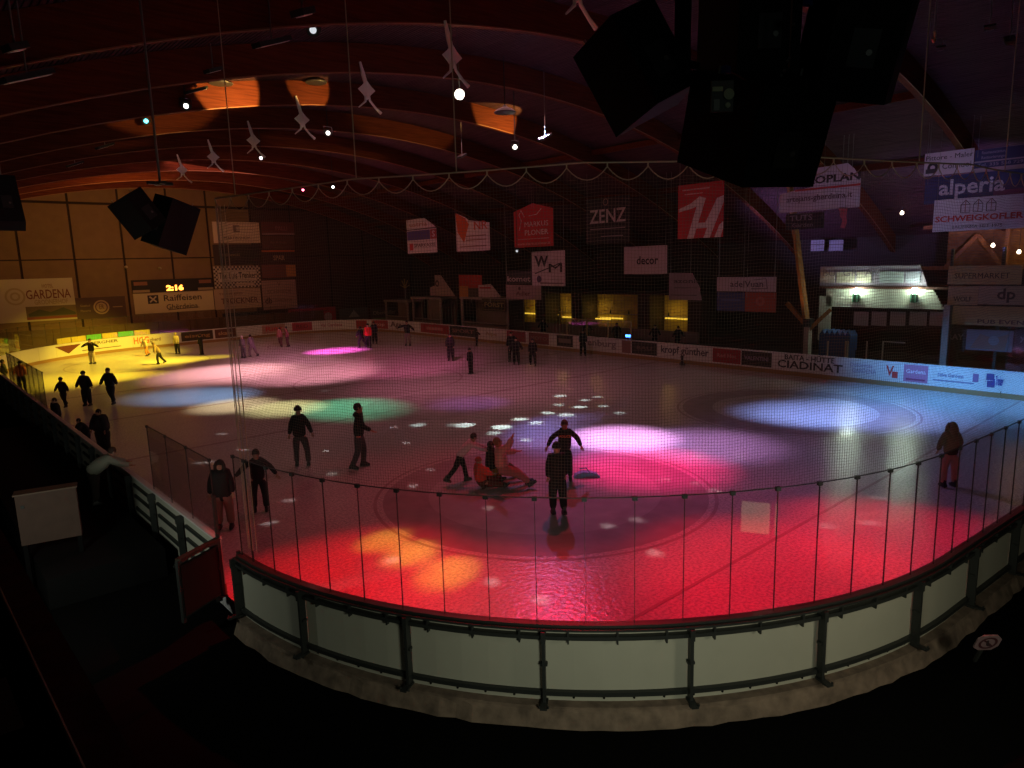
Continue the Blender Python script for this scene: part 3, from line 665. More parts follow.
# scoreboard
sb = wall_sign('scoreboard', 'black scoreboard with glowing orange digits above the bank banner', 'scoreboard', (132, 279, 213, 291.5), (.02, .015, .012), [('r', -.40, .22, .16, .28, (.25, .10, .06)), ('r', .40, .22, .16, .28, (.25, .10, .06)), ('r', -.4, -.38, .2, .2, (.35, .25, .15)), ('r', .4, -.38, .2, .2, (.35, .25, .15))], t=.2, Y=64.29)
me = text_mesh('2:16', .62, .05); me.materials.append(mat('digit_glow', (0, 0, 0), .5, emit=(1, .33, .04), estr=5)); o = bpy.data.objects.new('digits', me); COL.objects.link(o); o.parent = sb
pc = at_y(175, 288, 64.24); o.matrix_world = Matrix((AX, UP, Vector((0, -1, 0)))).transposed().to_4x4(); o.matrix_world.translation = pc; o.matrix_parent_inverse = Matrix()
o.matrix_local = sb.matrix_world.inverted() @ (Matrix.Translation(pc) @ Matrix((AX, UP, Vector((0, -1, 0)))).transposed().to_4x4() @ Matrix.Diagonal((1.35, 1, 1, 1)))
for (px_, py_) in ((127, 267), (161, 268)):
    p = at_y(px_, py_, 63.9); l_ = MB().lathe((0, 0, 0), [(.02, -.12), (.12, -.08), (.14, .05), (.05, .12)], 10).build('lantern', mat('pale_lamp', (.4, .33, .2), .4)); l_.location = p + Vector((0, .35, 0)); tag(l_, 'small pale lamp on the far wall %s the scoreboard' % ('left of' if px_ < 150 else 'above'), 'lamp')
# guard slats on the far-left wall seen through the tall glass
tr = empty('standing_terrace', (12, 62.6, Z0), 0, 'low brown panelled terrace front behind the far-end boards', 'terrace')
for k in range(14):
    MB().box(-20 + 2.6 * k, -20 + 2.6 * k + 2.55, -.06, .06, 0, 2.3).build('front_panel', mat('terrace_panel', (.11, .065, .03), .8, noise=.2, nscale=1.3), tr)
# ------------------------------------------------------------------ banners hung from the beams along the right side
WHT = (.62, .52, .50); RD = (.50, .035, .04)
def wires(root, n=2):
    pass
H = []
H.append(hang_sign('hanging_banner', 'small three-part white and blue banner, farthest left of the hanging row', 'banner', (407, 218, 436.5, 253), WHT,
    [('t', 'ustria', -.1, .33, .18, (.4, .15, .1), .6), ('r', -.1, .02, .78, .27, (.09, .07, .2)), ('r', .4, .02, .2, .27, (.4, .05, .05)), ('t', 'S', .4, .02, .24, (.6, .5, .5), .1), ('r', 0, .19, 1, .03, (.1, .06, .06)), ('r', -.36, -.31, .12, .2, RD), ('t', 'SPARKASSE', .1, -.28, .15, (.15, .08, .08), .72)],
    poly=[(-.5, -.5), (.5, -.5), (.5, .2), (.12, .5), (-.5, .48)]))
H.append(hang_sign('hanging_banner', 'white banner with orange wedge and letters NR, second in the hanging row', 'banner', (456, 211, 489.5, 251), WHT,
    [('p', [(-.5, .5), (-.45, .0), (-.26, -.28), (-.1, .18), (-.2, .34), (-.5, .5)][:5], (.60, .10, .03)), ('t', 'NR', .24, .12, .3, (.55, .1, .06), .4), ('r', .1, -.12, .6, .03, (.3, .15, .12)), ('r', .1, -.22, .6, .03, (.3, .15, .12)), ('r', 0, -.38, .8, .03, (.3, .15, .12))],
    poly=[(-.5, -.5), (.5, -.5), (.5, .18), (-.1, .28), (-.2, .36), (-.5, .5)]))
H.append(hang_sign('hanging_banner', 'red house-shaped banner lettered MARKUS PLONER', 'banner', (514, 203, 553, 247), RD,
    [('t', 'MARKUS', .08, .02, .17, WHT, .6), ('t', 'PLONER', .08, -.17, .17, WHT, .6), ('t', 'www.markusploner.it', .0, -.42, .09, (.55, .3, .28), .85), ('r', .0, -.31, .8, .02, (.6, .3, .3)), ('l', [(-.36, -.1), (-.3, .12), (-.36, .26), (-.3, .36), (-.22, .2)], .015, WHT), ('l', [(-.1, .22), (.1, .24), (.22, .36)], .015, WHT)],
    poly=[(-.5, -.5), (.5, -.5), (.5, .34), (0, .5), (-.5, .34)]))
H.append(hang_sign('hanging_banner', 'black banner with pale slanted letters ZENZ between the two red banners', 'banner', (586, 197, 630, 243), (.02, .017, .017),
    [('t', 'ZENZ', 0, .08, .42, (.42, .36, .34), .82), ('o', -.04, .4, .06, .075, (.3, .2, .15)), ('r', 0, -.18, .8, .02, (.25, .2, .2)), ('r', .1, -.35, .5, .02, (.25, .2, .2))]))
H.append(hang_sign('hanging_banner', 'square red banner with a large white slanted letter H', 'banner', (678, 183, 723.5, 238), RD,
    [('p', [(-.28, -.5), (-.14, -.5), (.12, .22), (-.02, .26), (-.22, .14), (-.48, .06), (-.48, .0), (-.2, .05), (-.08, .08)], WHT), ('p', [(-.1, -.22), (.12, -.22), (.36, .2), (.5, .24), (.5, .12), (.22, -.5), (.08, -.5), (.16, -.32), (-.12, -.32)], WHT), ('p', [(.32, -.5), (.42, -.28), (.5, -.22), (.5, -.34), (.45, -.5)], WHT), ('r', -.1, .4, .6, .025, (.6, .3, .3)), ('r', -.15, .32, .4, .02, (.6, .3, .3))]))
H.append(hang_sign('hanging_banner', 'white banner lettered GEOPLAN with red stripes, partly hidden by the loudspeakers', 'banner', (780, 176, 860, 210), (.55, .50, .56),
    [('t', 'GEOPLAN', .12, .38, .3, (.04, .03, .04), .75, .03), ('r', .1, .14, .8, .06, RD), ('t', 'artejans-gherdeina.it', 0, -.12, .24, (.12, .06, .08), .82)],
    poly=[(-.5, -.5), (.5, -.5), (.5, .3), (.42, .6), (.34, .78), (-.1, .74), (-.1, .2), (-.5, .08)]))
H.append(hang_sign('hanging_banner', 'small dark banner with grey lettering under the white web-address banner', 'banner', (786, 213, 824, 229), (.025, .02, .025), [('t', 'TUTS', -.1, .2, .5, (.25, .22, .24), .6), ('t', 'Garden', -.05, -.25, .35, (.2, .17, .18), .55)]))
H.append(hang_sign('hanging_banner', 'narrow red silhouette-shaped banner piece beside the small dark banner', 'banner', (838, 207, 847, 229), (.42, .08, .10), poly=[(-.5, .5), (.5, .5), (.4, .1), (.5, -.2), (.3, -.5), (-.2, -.42), (.0, -.1), (-.3, .1)]))
H.append(hang_sign('hanging_banner', 'white painter banner lettered Pittore - Maler at the upper right', 'banner', (924.5, 151, 973.5, 174), (.58, .52, .60), [('t', 'Pittore - Maler', 0, .26, .3, (.03, .02, .03), .95, .03), ('t', 'Connuoi', .17, -.15, .36, (.12, .1, .12), .58), ('o', -.32, -.15, .1, .22, (.04, .03, .04)), ('r', -.36, -.3, .2, .2, (.06, .05, .06))]))
H.append(hang_sign('hanging_banner', 'blue banner with rows of white small print at the top right edge', 'banner', (974, 146, 1045, 171), (.05, .055, .16), [('t', 'Raumausstattung', -.22, .36, .17, (.3, .3, .45), .36), ('t', 'Restaurierungen', -.22, .16, .17, (.3, .3, .45), .36), ('r', 0, .0, 1, .06, (.4, .36, .45)), ('t', 'Tel. 335 568 7295', -.1, -.14, .18, (.3, .3, .45), .7), ('r', 0, -.36, 1, .2, (.45, .4, .5))]))
H.append(hang_sign('hanging_banner', 'dark blue banner with large white lettering alperia', 'banner', (925, 172, 1045, 200), (.045, .05, .15), [('t', 'alperia', -.09, .04, .78, (.62, .58, .68), .56, .02), ('r', .3, -.33, .4, .3, (.2, .07, .16))]))
H.append(hang_sign('hanging_banner', 'white banner lettered SCHWEIGKOFLER in red with three little house drawings', 'banner', (934.5, 197, 1026, 230), (.60, .56, .64),
    [('t', 'SCHWEIGKOFLER', 0, -.12, .25, RD, .96, .03), ('t', 'BAUFIRMA SEIT 1975', 0, -.38, .13, (.05, .03, .04), .55, .02)] +
    [('l', [(u - .05, .06), (u - .05, .3), (u, .44), (u + .05, .3), (u + .05, .06), (u - .05, .06)], .02, (.1, .06, .08)) for u in (-.14, 0, .14)] + [('l', [(u - .05, .3), (u + .05, .3)], .02, (.1, .06, .08)) for u in (-.14, 0, .14)] + [('l', [(u, .06), (u, .44)], .015, (.3, .1, .1)) for u in (-.14, 0, .14)]))
H[-1].location.x -= .1; H[-3].location.x += .1
# second row, hung lower over the right terrace
X2 = 31.2
H.append(hang_sign('hanging_banner', 'white square banner with bold black monogram WM', 'banner', (532, 251, 565, 286), (.55, .46, .44), [('t', 'W', -.2, .2, .42, (.04, .03, .03), .42, .03), ('t', 'M', .22, -.0, .36, (.04, .03, .03), .40, .008), ('l', [(-.4, -.14), (.4, .16)], .03, (.05, .04, .04)), ('o', -.28, -.3, 0, .1, (.12, .08, .14)), ('r', .1, -.42, .7, .03, (.2, .12, .12))], X=X2))
H.append(hang_sign('hanging_banner', 'pale pink banner lettered decor in black', 'banner', (624, 246, 667, 274), (.48, .38, .36), [('t', 'decor', .05, -.02, .42, (.03, .02, .02), .5, .02)], X=X2))
H.append(hang_sign('hanging_banner', 'grey cut-corner banner lettered azonic below the decor banner', 'banner', (669, 273, 702, 300), (.24, .19, .19), [('t', 'azonic', .05, .2, .22, (.06, .05, .05), .8), ('r', 0, -.05, .7, .03, (.1, .08, .08)), ('r', -.05, -.32, .8, .03, (.1, .08, .08))], X=X2, poly=[(-.5, -.5), (.5, -.5), (.42, .0), (.2, .5), (-.5, .5)]))
H.append(hang_sign('hanging_banner', 'wide pale banner lettered adelVuan above a blue and red pair', 'banner', (717, 277, 776, 291.5), (.46, .38, .37), [('t', 'adelVuan', .02, 0, .6, (.10, .07, .08), .56), ('l', [(.1, -.3), (.36, -.3), (.34, .38), (.14, .3)], .05, (.1, .07, .08))], X=X2))
H.append(hang_sign('hanging_banner', 'dull blue banner directly below the left half of the wide pale banner', 'banner', (717, 292.5, 744.5, 311), (.06, .07, .16), [('r', 0, .1, .7, .1, (.10, .12, .25))], X=X2))
H.append(hang_sign('hanging_banner', 'orange red banner directly below the right half of the wide pale banner', 'banner', (745, 292.5, 776, 312), (.34, .07, .04), [('o', 0, .05, .1, .25, (.42, .12, .08))], X=X2))
H.append(hang_sign('hanging_banner', 'dark banner with white lettering komet left of the monogram banner', 'banner', (506, 271, 531.5, 284), (.05, .045, .05), [('t', 'komet', 0, -.12, .6, (.5, .42, .42), .9)], X=X2 + .3))
H.append(hang_sign('hanging_banner', 'pale pink panel directly below the komet banner', 'banner', (506, 285, 541, 299.5), (.36, .25, .24), [('t', 'Adler', .0, -.1, .4, (.15, .06, .06), .4), ('o', -.1, .25, 0, .12, (.1, .04, .04))], X=X2 + .3))
H.append(hang_sign('hanging_banner', 'pale triangular board with a dark emblem above the left kiosk', 'banner', (430, 275, 455, 296), (.36, .26, .22), [('o', -.2, .1, .08, .16, (.1, .06, .05))], X=34, poly=[(-.5, -.5), (.5, -.5), (-.05, .5), (-.3, .5), (-.3, .0), (-.5, -.1)]))
H.append(hang_sign('hanging_banner', 'red and orange board above the middle kiosk', 'banner', (459, 275, 482, 297), (.42, .05, .04), [('r', -.3, -.25, .4, .5, (.5, .22, .06)), ('r', .2, -.3, .6, .4, (.08, .06, .05))], X=34))
H.append(hang_sign('hanging_banner', 'white swoosh-shaped board beside the red and orange board', 'banner', (478.5, 284, 501, 297), (.50, .38, .35), [('r', -.2, .2, .5, .14, (.45, .05, .05))], X=33.8, poly=[(-.5, -.5), (.5, -.5), (.2, .2), (.05, .5), (-.5, .4)]))
for h in H[-3:]:
    zb_ = min(v.co.z if False else v.co.y for v in h.data.vertices); MB().box(-.04, .04, zb_ - .5, zb_ + .1, -.06, -.02).build('support_stick', STEEL, h)
# cords of the hanging banners up to the roof
for h in H:
    if h.get('label') and h.matrix_world.translation.x < 32:
        zt = max((h.matrix_world @ v.co).z for v in h.data.vertices); ys = [(h.matrix_world @ v.co).y for v in h.data.vertices if (h.matrix_world @ v.co).z > zt - .4]
        xx = h.matrix_world.translation.x
        c_ = MB()
        for yy in (min(ys) + .1, max(ys) - .1): c_.tube([(xx, yy, zt - .3), (xx, yy, arch(xx) + .9)], .008, 4)
        o = c_.build('suspension_cords', STEEL, h, kind='stuff'); o.data.transform(h.matrix_world.inverted())

# ------------------------------------------------------------------ right terrace: platform, kiosks, bar, hut
for k, (xa, hh) in enumerate(((33.0, .35), (35.2, .7), (37.6, 1.05))):
    MB().box(xa, XR, 2, 58, Z0, Z0 + hh).build('terrace_step', WALLD, kind='structure')
PLY = mat('kiosk_panel', (.20, .15, .12), .75, noise=.15, nscale=2); FRM = mat('kiosk_frame', (.34, .28, .25), .6); YW = mat('bar_wall', (.55, .42, .10), .7, noise=.25, nscale=1.2)
def yx(px_, py_, X): p = at_x(px_, py_, X); return p.y, p.z
def kiosk(label, px0, px1, ptop, X, cat='kiosk', sgn=None):
    y1, zt = yx(px0, ptop, X); y0, _ = yx(px1, ptop, X)
    r = empty('kiosk', (X, (y0 + y1) / 2, .03), 0, label, cat); cy = (y0 + y1) / 2; W2 = (y1 - y0) / 2
    for u0, u1 in ((-W2, -W2 + .25), (W2 - .25, W2)): MB().box(-.05, .06, u0, u1, 0, zt - .03).build('frame_post', FRM, r)
    MB().box(-.12, 1.8, -W2 - .1, W2 + .1, zt - .2, zt).build('roof', FRM, r)
    MB().box(0, .06, -W2 + .25, W2 - .25, 0, 1.0).build('counter_front', PLY, r)
    MB().box(1.7, 1.8, -W2, W2, 0, zt - .2).build('rear_wall', PLY, r)
    MB().box(-.2, .3, -W2 + .2, W2 - .2, 1.0, 1.06).build('counter_top', FRM, r)
    MB().box(.02, .05, -W2 + .25, -W2 * .1, 1.06, zt - .2).build('shutter', PLY, r)
    return r
kiosk('pale kiosk with closed panel under the triangular board', 412, 441, 297, 34.2)
kiosk('kiosk with dark opening and framed sign between two pale posts', 461, 508, 297, 34.0)
kiosk('low plain kiosk left of the triangular board, far down the terrace', 385, 408, 300, 34.6)
hang_sign('kiosk_sign', 'dark framed sign lettered FORST on the middle kiosk', 'sign', (482, 299, 506, 311), (.03, .03, .02), [('t', 'FORST', 0, 0, .5, (.30, .27, .10), .8, .03), ('l', [(-.46, -.4), (.46, -.4), (.46, .4), (-.46, .4), (-.46, -.4)], .05, (.2, .17, .08))], X=33.85)
# star-shaped straw ornament
p = at_x(405, 288, 34.5); mb = MB()
for a in range(5): t_ = math.radians(20 + 35 * a); mb.bar((0, 0, 0), (0, .9 * math.cos(t_), .9 * math.sin(t_)), .07, .05)
o = mb.build('palm_ornament', mat('straw', (.35, .26, .08), .8)); o.location = p; tag(o, 'small yellowish fan-shaped ornament above the far kiosk', 'ornament')
MB().tube([(0, 0, -1.7), (0, 0, 0)], .03).build('stick', STEEL, o)
# lit bar
by0, _ = yx(703, 310, 36.5); by1, _ = yx(512, 310, 36.5)
bar = empty('bar', (36.5, (by0 + by1) / 2, .4), 0, 'yellow-lit bar room behind glass on the right terrace', 'bar'); W2 = (by1 - by0) / 2
def Y_(px_): return yx(px_, 320, 36.5)[0] - (by0 + by1) / 2
MB().box(1.5, 1.6, -W2, W2, 0, 3.2).build('rear_wall', YW, bar); MB().box(-.4, 1.6, -W2, W2, 3.2, 3.35).build('ceiling_panel', WALLD, bar)
MB().box(-.5, -.4, -W2, W2, 0, .75).build('parapet', PLY, bar)
for a_, b_ in ((704, 690), (652, 640), (585, 574), (548, 538)):
    MB().box(-.3, 1.5, Y_(a_), Y_(b_), .0, 3.2).build('partition', mat('partition_dark', (.05, .035, .02), .8), bar)
GY = mat('tube_glow', (.2, .15, .02), .5, emit=(1, .62, .06), estr=1.0)
for a_, b_, z_ in ((600, 552, 1.15), (680, 655, 1.45), (548, 515, 1.3), (612, 590, 1.25)):
    MB().box(1.2, 1.3, Y_(a_), Y_(b_), z_ - .05, z_ + .05).build('light_tube', GY, bar)
for px_ in (560, 595, 668, 690, 530): lamp('POINT', (37.2, yx(px_, 320, 37)[0], 2.4), (1, .6, .1), 8, size=.15)
for k in range(9):
    yy = -W2 * .8 + k * W2 * .19; o = MB().lathe((0, 0, 0), [(.05, 0), (.05, .18), (.02, .24), (.018, .32)], 8).build('bottle', mat('bottle_glass', (.05, .07, .03), .2)); o.location = (37.9, bar.location.y + yy, 2.0); tag(o, 'small dark bottle on the rear shelf of the lit bar', 'bottle', 'bottles on the bar shelf')
sh = MB().box(-.15, .15, -W2 * .85, W2 * .8, -.04, 0).build('shelf', FRM); sh.location = (37.95, bar.location.y, 2.0); tag(sh, 'long wall shelf carrying bottles in the lit bar', 'shelf')
gw = empty('glass_screen', (33.3, 0, .03), 0, 'low glass wind screen with pale frame in front of the lit bar', 'screen')
yA, zA = yx(567, 319, 33.3); yB, zB = yx(631, 320, 33.3); zA -= .03
ys_ = [yB + (yA - yB) * k / 3 for k in range(4)]; ys_[1:3] = [yx(608, 320, 33.3)[0], yx(587, 320, 33.3)[0]]
for yy in ys_: MB().box(-.03, .03, yy - .04, yy + .04, 0, zA).build('frame_post', mat('screen_frame', (.55, .45, .22), .5), gw)
MB().box(-.03, .03, yB, yA, zA, zA + .06).build('top_rail', mat('screen_frame'), gw)
for a_, b_ in zip(ys_[:-1], ys_[1:]): MB().box(-.006, .006, a_ + .05, b_ - .05, .3, zA - .03).build('pane', GLASS, gw)
bl = at_x(628, 336, 31.2); o = MB().box(-.06, .06, -.16, .16, -.08, .08).build('blue_lamp', mat('blue_glow', (.02, .05, .3), .4, emit=(.05, .2, 1), estr=7)); o.location = bl; tag(o, 'small glowing blue lamp just behind the right boards', 'lamp')
MB().box(-.05, .05, -.06, .06, -(bl.z - .03), -.08).build('bracket', DARK, o)
# striped roof hut with wall lamps
X3 = 34.0
hy0, hz0 = yx(942, 305, X3); hy1, hz1 = yx(826, 289, X3)
hut = empty('service_hut', (X3, (hy0 + hy1) / 2, .03), 0, 'white clad hut with two greenish wall lamps and a glazed banner roof', 'hut')
cy = hut.location.y
def loc(px_, py_, dx=0): y_, z_ = yx(px_, py_, X3 + dx); return y_ - cy, z_ - .03
CLAD = mat('white_cladding', (.50, .50, .42), .7)
zl0 = loc(885, 308)[1]; zl1 = loc(885, 289)[1]; n_b = 7
for k in range(n_b):
    z0 = zl0 + (zl1 - zl0) * k / n_b; z1 = zl0 + (zl1 - zl0) * (k + .93) / n_b
    e1 = loc(826, 296)[0] ; e0 = loc(944, 300)[0] + (.55 * (k / n_b))
    MB().box(0, .08, e0, e1, z0, z1).build('cladding_board', CLAD, hut)
sw = loc(818, 340)
for k in range(10):
    zz = sw[1] + (loc(826, 296)[1] - sw[1]) * k / 10; MB().box(0.0, .06, loc(832, 310)[0] + .05, loc(819, 310)[0], zz, zz + .24).build('cladding_board', CLAD, hut)
MB().box(2.4, 2.5, loc(944, 320)[0], loc(819, 320)[0], 0, zl1).build('rear_wall', mat('hut_inside', (.05, .03, .025), .9), hut)
MB().box(-.05, 2.5, loc(944, 300)[0] - .2, loc(819, 300)[0], zl1, zl1 + .12).build('roof_slab', mat('hut_roof', (.10, .03, .02), .7), hut)
MB().box(0, .1, loc(944, 320)[0], loc(833, 320)[0], 0, .95).build('counter_front', mat('hut_inside'), hut)
# posters in the opening
PY = loc(885, 327)[1]
for k, (a_, b_) in enumerate(((854, 868), (872, 886), (890.5, 905), (910, 926), (930, 943))):
    y0_, z0_ = loc(b_, 326, .6); y1_, z1_ = loc(a_, 311.5, .6); o = MB().box(.6, .63, y0_, y1_, z0_, z1_).build('poster', cmat((.42, .38, .34)), hut)
MB().box(.65, .7, loc(944, 320)[0], loc(845, 320)[0], PY - .3, PY + 1.3).build('poster_board', mat('hut_inside'), hut)
# glazed roof banner above
rb = empty('banner_parapet', (X3, cy, zl1 + .16), 0, 'lilac parapet with pale window panels on top of the hut', 'parapet')
z0 = 0; zt = loc(870, 266)[1] + .03 - rb.location.z; yl = loc(819, 275)[0]; yr_b = loc(927, 285)[0]; yr_t = loc(919, 266)[0]
MB().prism([(yl, 0), (yl, zt), (yr_t, zt), (yr_b, 0)], (.12, 0, 0), (0, 1, 0), (0, 0, 1), (1, 0, 0), .06).build('frame', cmat((.30, .25, .33)), rb)
for k, (a_, b_) in enumerate(((820, 834), (836, 854), (856, 871), (879, 903), (905, 920))):
    y0_ = loc(b_, 276)[0]; y1_ = loc(a_, 276)[0]; c_ = [(.42, .34, .32), (.5, .44, .36), (.5, .44, .36), (.38, .42, .44), (.34, .34, .42)][k]
    o = MB().box(.06, .12, y0_, y1_, zt * .18, zt * .72).build('pane', cmat(c_), rb)
me = text_mesh('BÜ  GR  AV', .55, -.015); me.materials.append(cmat((.17, .13, .18))); o = bpy.data.objects.new('lettering', me); COL.objects.link(o); o.parent = rb
o.matrix_local = Matrix.Translation((.04, loc(850, 270)[0], zt * .66)) @ Matrix((AY, UP, Vector((-1, 0, 0)))).transposed().to_4x4() @ Matrix.Diagonal((1.1, 1, 1, 1))
for px_, nm in ((857, 'left'), (915, 'right')):
    y_, z_ = yx(px_, 296, X3 - .12); r_ = MB().lathe((0, 0, -.32), [(.10, 0), (.17, .04), (.17, .42), (.12, .46)], 12).build('lantern', mat('lamp_green', (.02, .10, .05), .4)); r_.location = (X3 - .22, y_, z_)
    tag(r_, 'green wall lamp with white glow on the hut front, %s of the pair' % nm, 'lamp')
    MB().lathe((0, 0, .14), [(.10, 0), (.16, .04), (.16, .20), (.10, .26)], 12).build('glowing_lens', mat('lamp_glow', (.1, .1, .1), .5, emit=(.75, 1, .75), estr=70), r_)
    MB().box(.1, .22, -.04, .04, -.1, .1).build('bracket', DARK, r_)
    for s_ in (-.11, .11): MB().box(-.18, -.15, s_ - .03, s_ + .03, -.3, .05).build('slot', mat('slot_pale', (.15, .4, .25), .5), r_)
    lamp('POINT', (X3 - .45, y_, z_ + .35), (.8, 1, .78), 38, size=.08)
# blue tarpaulin left of the hut, rails
mb = MB(); 
ya, za = yx(819, 334, 33.2); yb, _ = yx(850, 334, 33.2)
for k in range(12):
    t0 = k / 12; t1 = (k + 1) / 12; z0 = .25 * (k % 2); z1 = .25 * ((k + 1) % 2)
    mb.hexa([(0, -(ya - yb) * t0, 0), (0, -(ya - yb) * t1, 0), (.9, -(ya - yb) * t1, 0), (.9, -(ya - yb) * t0, 0), (0, -(ya - yb) * t0, za - .05 + z0), (0, -(ya - yb) * t1, za - .05 + z1), (.9, -(ya - yb) * t1, za - .05 + z1), (.9, -(ya - yb) * t0, za - .05 + z0)])
o = mb.build('tarpaulin', mat('blue_tarp', (.03, .07, .2), .5, noise=.3)); o.location = (33.25, ya, .04); tag(o, 'blue tarpaulin with wavy top edge beside the hut post', 'tarpaulin')
rl = empty('guard_rail', (32.3, 9, Z0), 0, 'thin pale guard rail posts in front of the hut', 'railing')
for px_ in (828, 846, 848, 867, 883): yy, zz = yx(px_, 341, 32.3); MB().box(-.025, .025, yy - 9 - .03, yy - 9 + .03, 0, zz - Z0).build('rail_post', FRM, rl)
y_a, zz = yx(883, 341, 32.3); y_b, _ = yx(905, 343, 32.3); MB().box(-.025, .025, y_b - 9, y_a - 9, zz - Z0 - .05, zz - Z0).build('rail', FRM, rl)
# timber roof supports: column with slanted struts
def column(px_, ybot, ztop, label, X=32.6, struts=True):
    y_, _ = yx(px_, ybot, X); r = empty('roof_support', (X, y_, Z0), 0, label, 'column')
    MB().box(-.2, .2, -.14, .14, 0, ztop - Z0).build('concrete_pier', mat('pier', (.34, .27, .24), .8, noise=.2), r)
    h0 = ztop - Z0
    if not struts: return r
    MB().bar((0, .1, h0 - .1), (1.4, 2.1, arch(X) - Z0 + .4), .24, .3).build('strut', TIMBER, r)
    MB().bar((0, .05, h0 - .3), (.1, 1.3, h0 + .9), .18, .22).build('strut', TIMBER, r)
    MB().bar((0, -.05, h0 - .5), (.4, -1.0, h0 + .6), .16, .2).build('strut', TIMBER, r)
    MB().box(-.24, .24, -.2, .2, h0 - .35, h0 + .1).build('steel_shoe', DARK, r)
    return r
column(806, 375, 2.6, 'timber roof support with slanted struts left of the white hut')
column(943, 375, 3.6, 'plain grey pier between the white hut and the supermarket board', struts=False)
lamp('SPOT', (31.2, 15.0, 2.2), (1, .42, .1), 120, (33.6, 15.2, 7), 60, .8)
lamp('SPOT', (36.5, 7.6, 5.0), (1, .5, .14), 110, (38, 9, 9), 80, .8)
lamp('POINT', (37.5, 5.6, 6.3), (1, .6, .2), 40, size=.2)
for px_, py_, lb in ((1019, 252, 'bright white bulb at the right edge above the supermarket board'), (993, 245.5, 'small warm bulb above the supermarket board'), (902, 213, 'small pale bulb among the dark rafters right of the hut')):
    p = at_x(px_, py_, 37); o = MB().lathe((0, 0, 0), [(.02, -.1), (.09, -.05), (.09, .05), (.03, .12)], 10).build('bulb', mat('bulb_glow', (1, 1, 1), .5, emit=(1, .85, .6), estr=6)); o.location = p; tag(o, lb, 'lamp'); MB().tube([(0, 0, .1), (0, 0, arch(37) + .9 - p.z)], .01, 4).build('cable', DARK, o)
# gable in the lit roof space at the right
gb = empty('roof_truss', (38.4, 6.4, 5.2), 0, 'orange-lit timber truss above the supermarket board', 'truss')
for a_, b_ in (((-.1, 3.4, 0), (0, 2.0, 1.7)), ((0, 2.0, 1.7), (0, .8, 0)), ((0, -.5, 0), (0, -2.2, 2.2)), ((0, 4.6, 0), (0, -5, 0)), ((0, 4.6, 2.2), (0, -5, 2.2)), ((0, .7, 0), (0, .7, 2.2))): MB().bar(a_, b_, .2, .24, up=(1, 0, 0)).build('truss_member', TIMBER, gb)
MB().box(.4, .5, -4, 3.5, -.1, 2.3).build('lit_panel', wood_mat('orange_board', (.20, .09, .03), (.30, .15, .05), .7), gb)
# supermarket board wall
sm = empty('advert_wall', (33.0, 0, 0), 0, 'large brown advert wall at the right edge lettered SUPERMARKET and WOLF', 'banner')
def panel_on(root, X, box, color, items, name='advert'):
    x0, y0, x1, y1 = box; o = hang_sign(name, None, None, box, color, items, X=X); mw = o.matrix_world.copy(); o.parent = root; o.matrix_local = root.matrix_world.inverted() @ mw if False else Matrix.Translation(-root.location) @ mw; return o
LB = (.50, .33, .16)
panel_on(sm, 33.0, (948, 265.5, 1022, 284.5), LB, [('t', 'SUPERMARKET', -.03, -.05, .42, (.09, .05, .03), .75, .02)])
panel_on(sm, 33.0, (948, 286, 978, 305), (.46, .30, .18), [('t', 'WOLF', 0, -.2, .36, (.10, .06, .05), .6)])
panel_on(sm, 33.0, (978.5, 286, 1045, 305), (.42, .30, .22), [('t', 'dp', -.07, .05, .8, (.06, .04, .04), .28, .02)])
panel_on(sm, 33.0, (948, 306.5, 1045, 326), LB, [('t', 'PUB EVENT', .1, -.3, .3, (.14, .05, .05), .55)])
panel_on(sm, 33.0, (945, 328, 965, 351), (.035, .02, .025), [('t', 'RAY', 0, .1, .35, (.28, .22, .22), .8)])
panel_on(sm, 33.0, (966, 330, 1013, 351), (.22, .16, .2), [('p', [(-.4, -.4), (-.2, .3), (.1, .1), (.4, .35), (.35, -.45)], (.3, .14, .12)), ('o', .1, 0, 0, .22, (.28, .22, .26))])
panel_on(sm, 33.0, (1014, 330, 1045, 351), (.10, .04, .05), [('t', 'you', 0, .1, .4, (.3, .2, .22), .6)])
for px_ in (949, 1000, 1044): yy = yx(px_, 300, 33.1)[0]; MB().box(.05, .15, yy - .06, yy + .06, Z0 + .35, 6.2).build('upright', DARK, sm)
# dark upper-right windows
for k, (a_, b_, y0_, y1_, lb) in enumerate(((811, 824, 240, 251, 'left dim pane'), (829, 843, 240, 251, 'right dim pane'))):
    hang_sign('roof_window', 'small grey-lit window high behind the hut, %s of two' % lb, 'window', (a_, y0_, b_, y1_), (.38, .42, .42), [('r', 0, .1, 1, .06, (.1, .08, .06))], X=39.5)

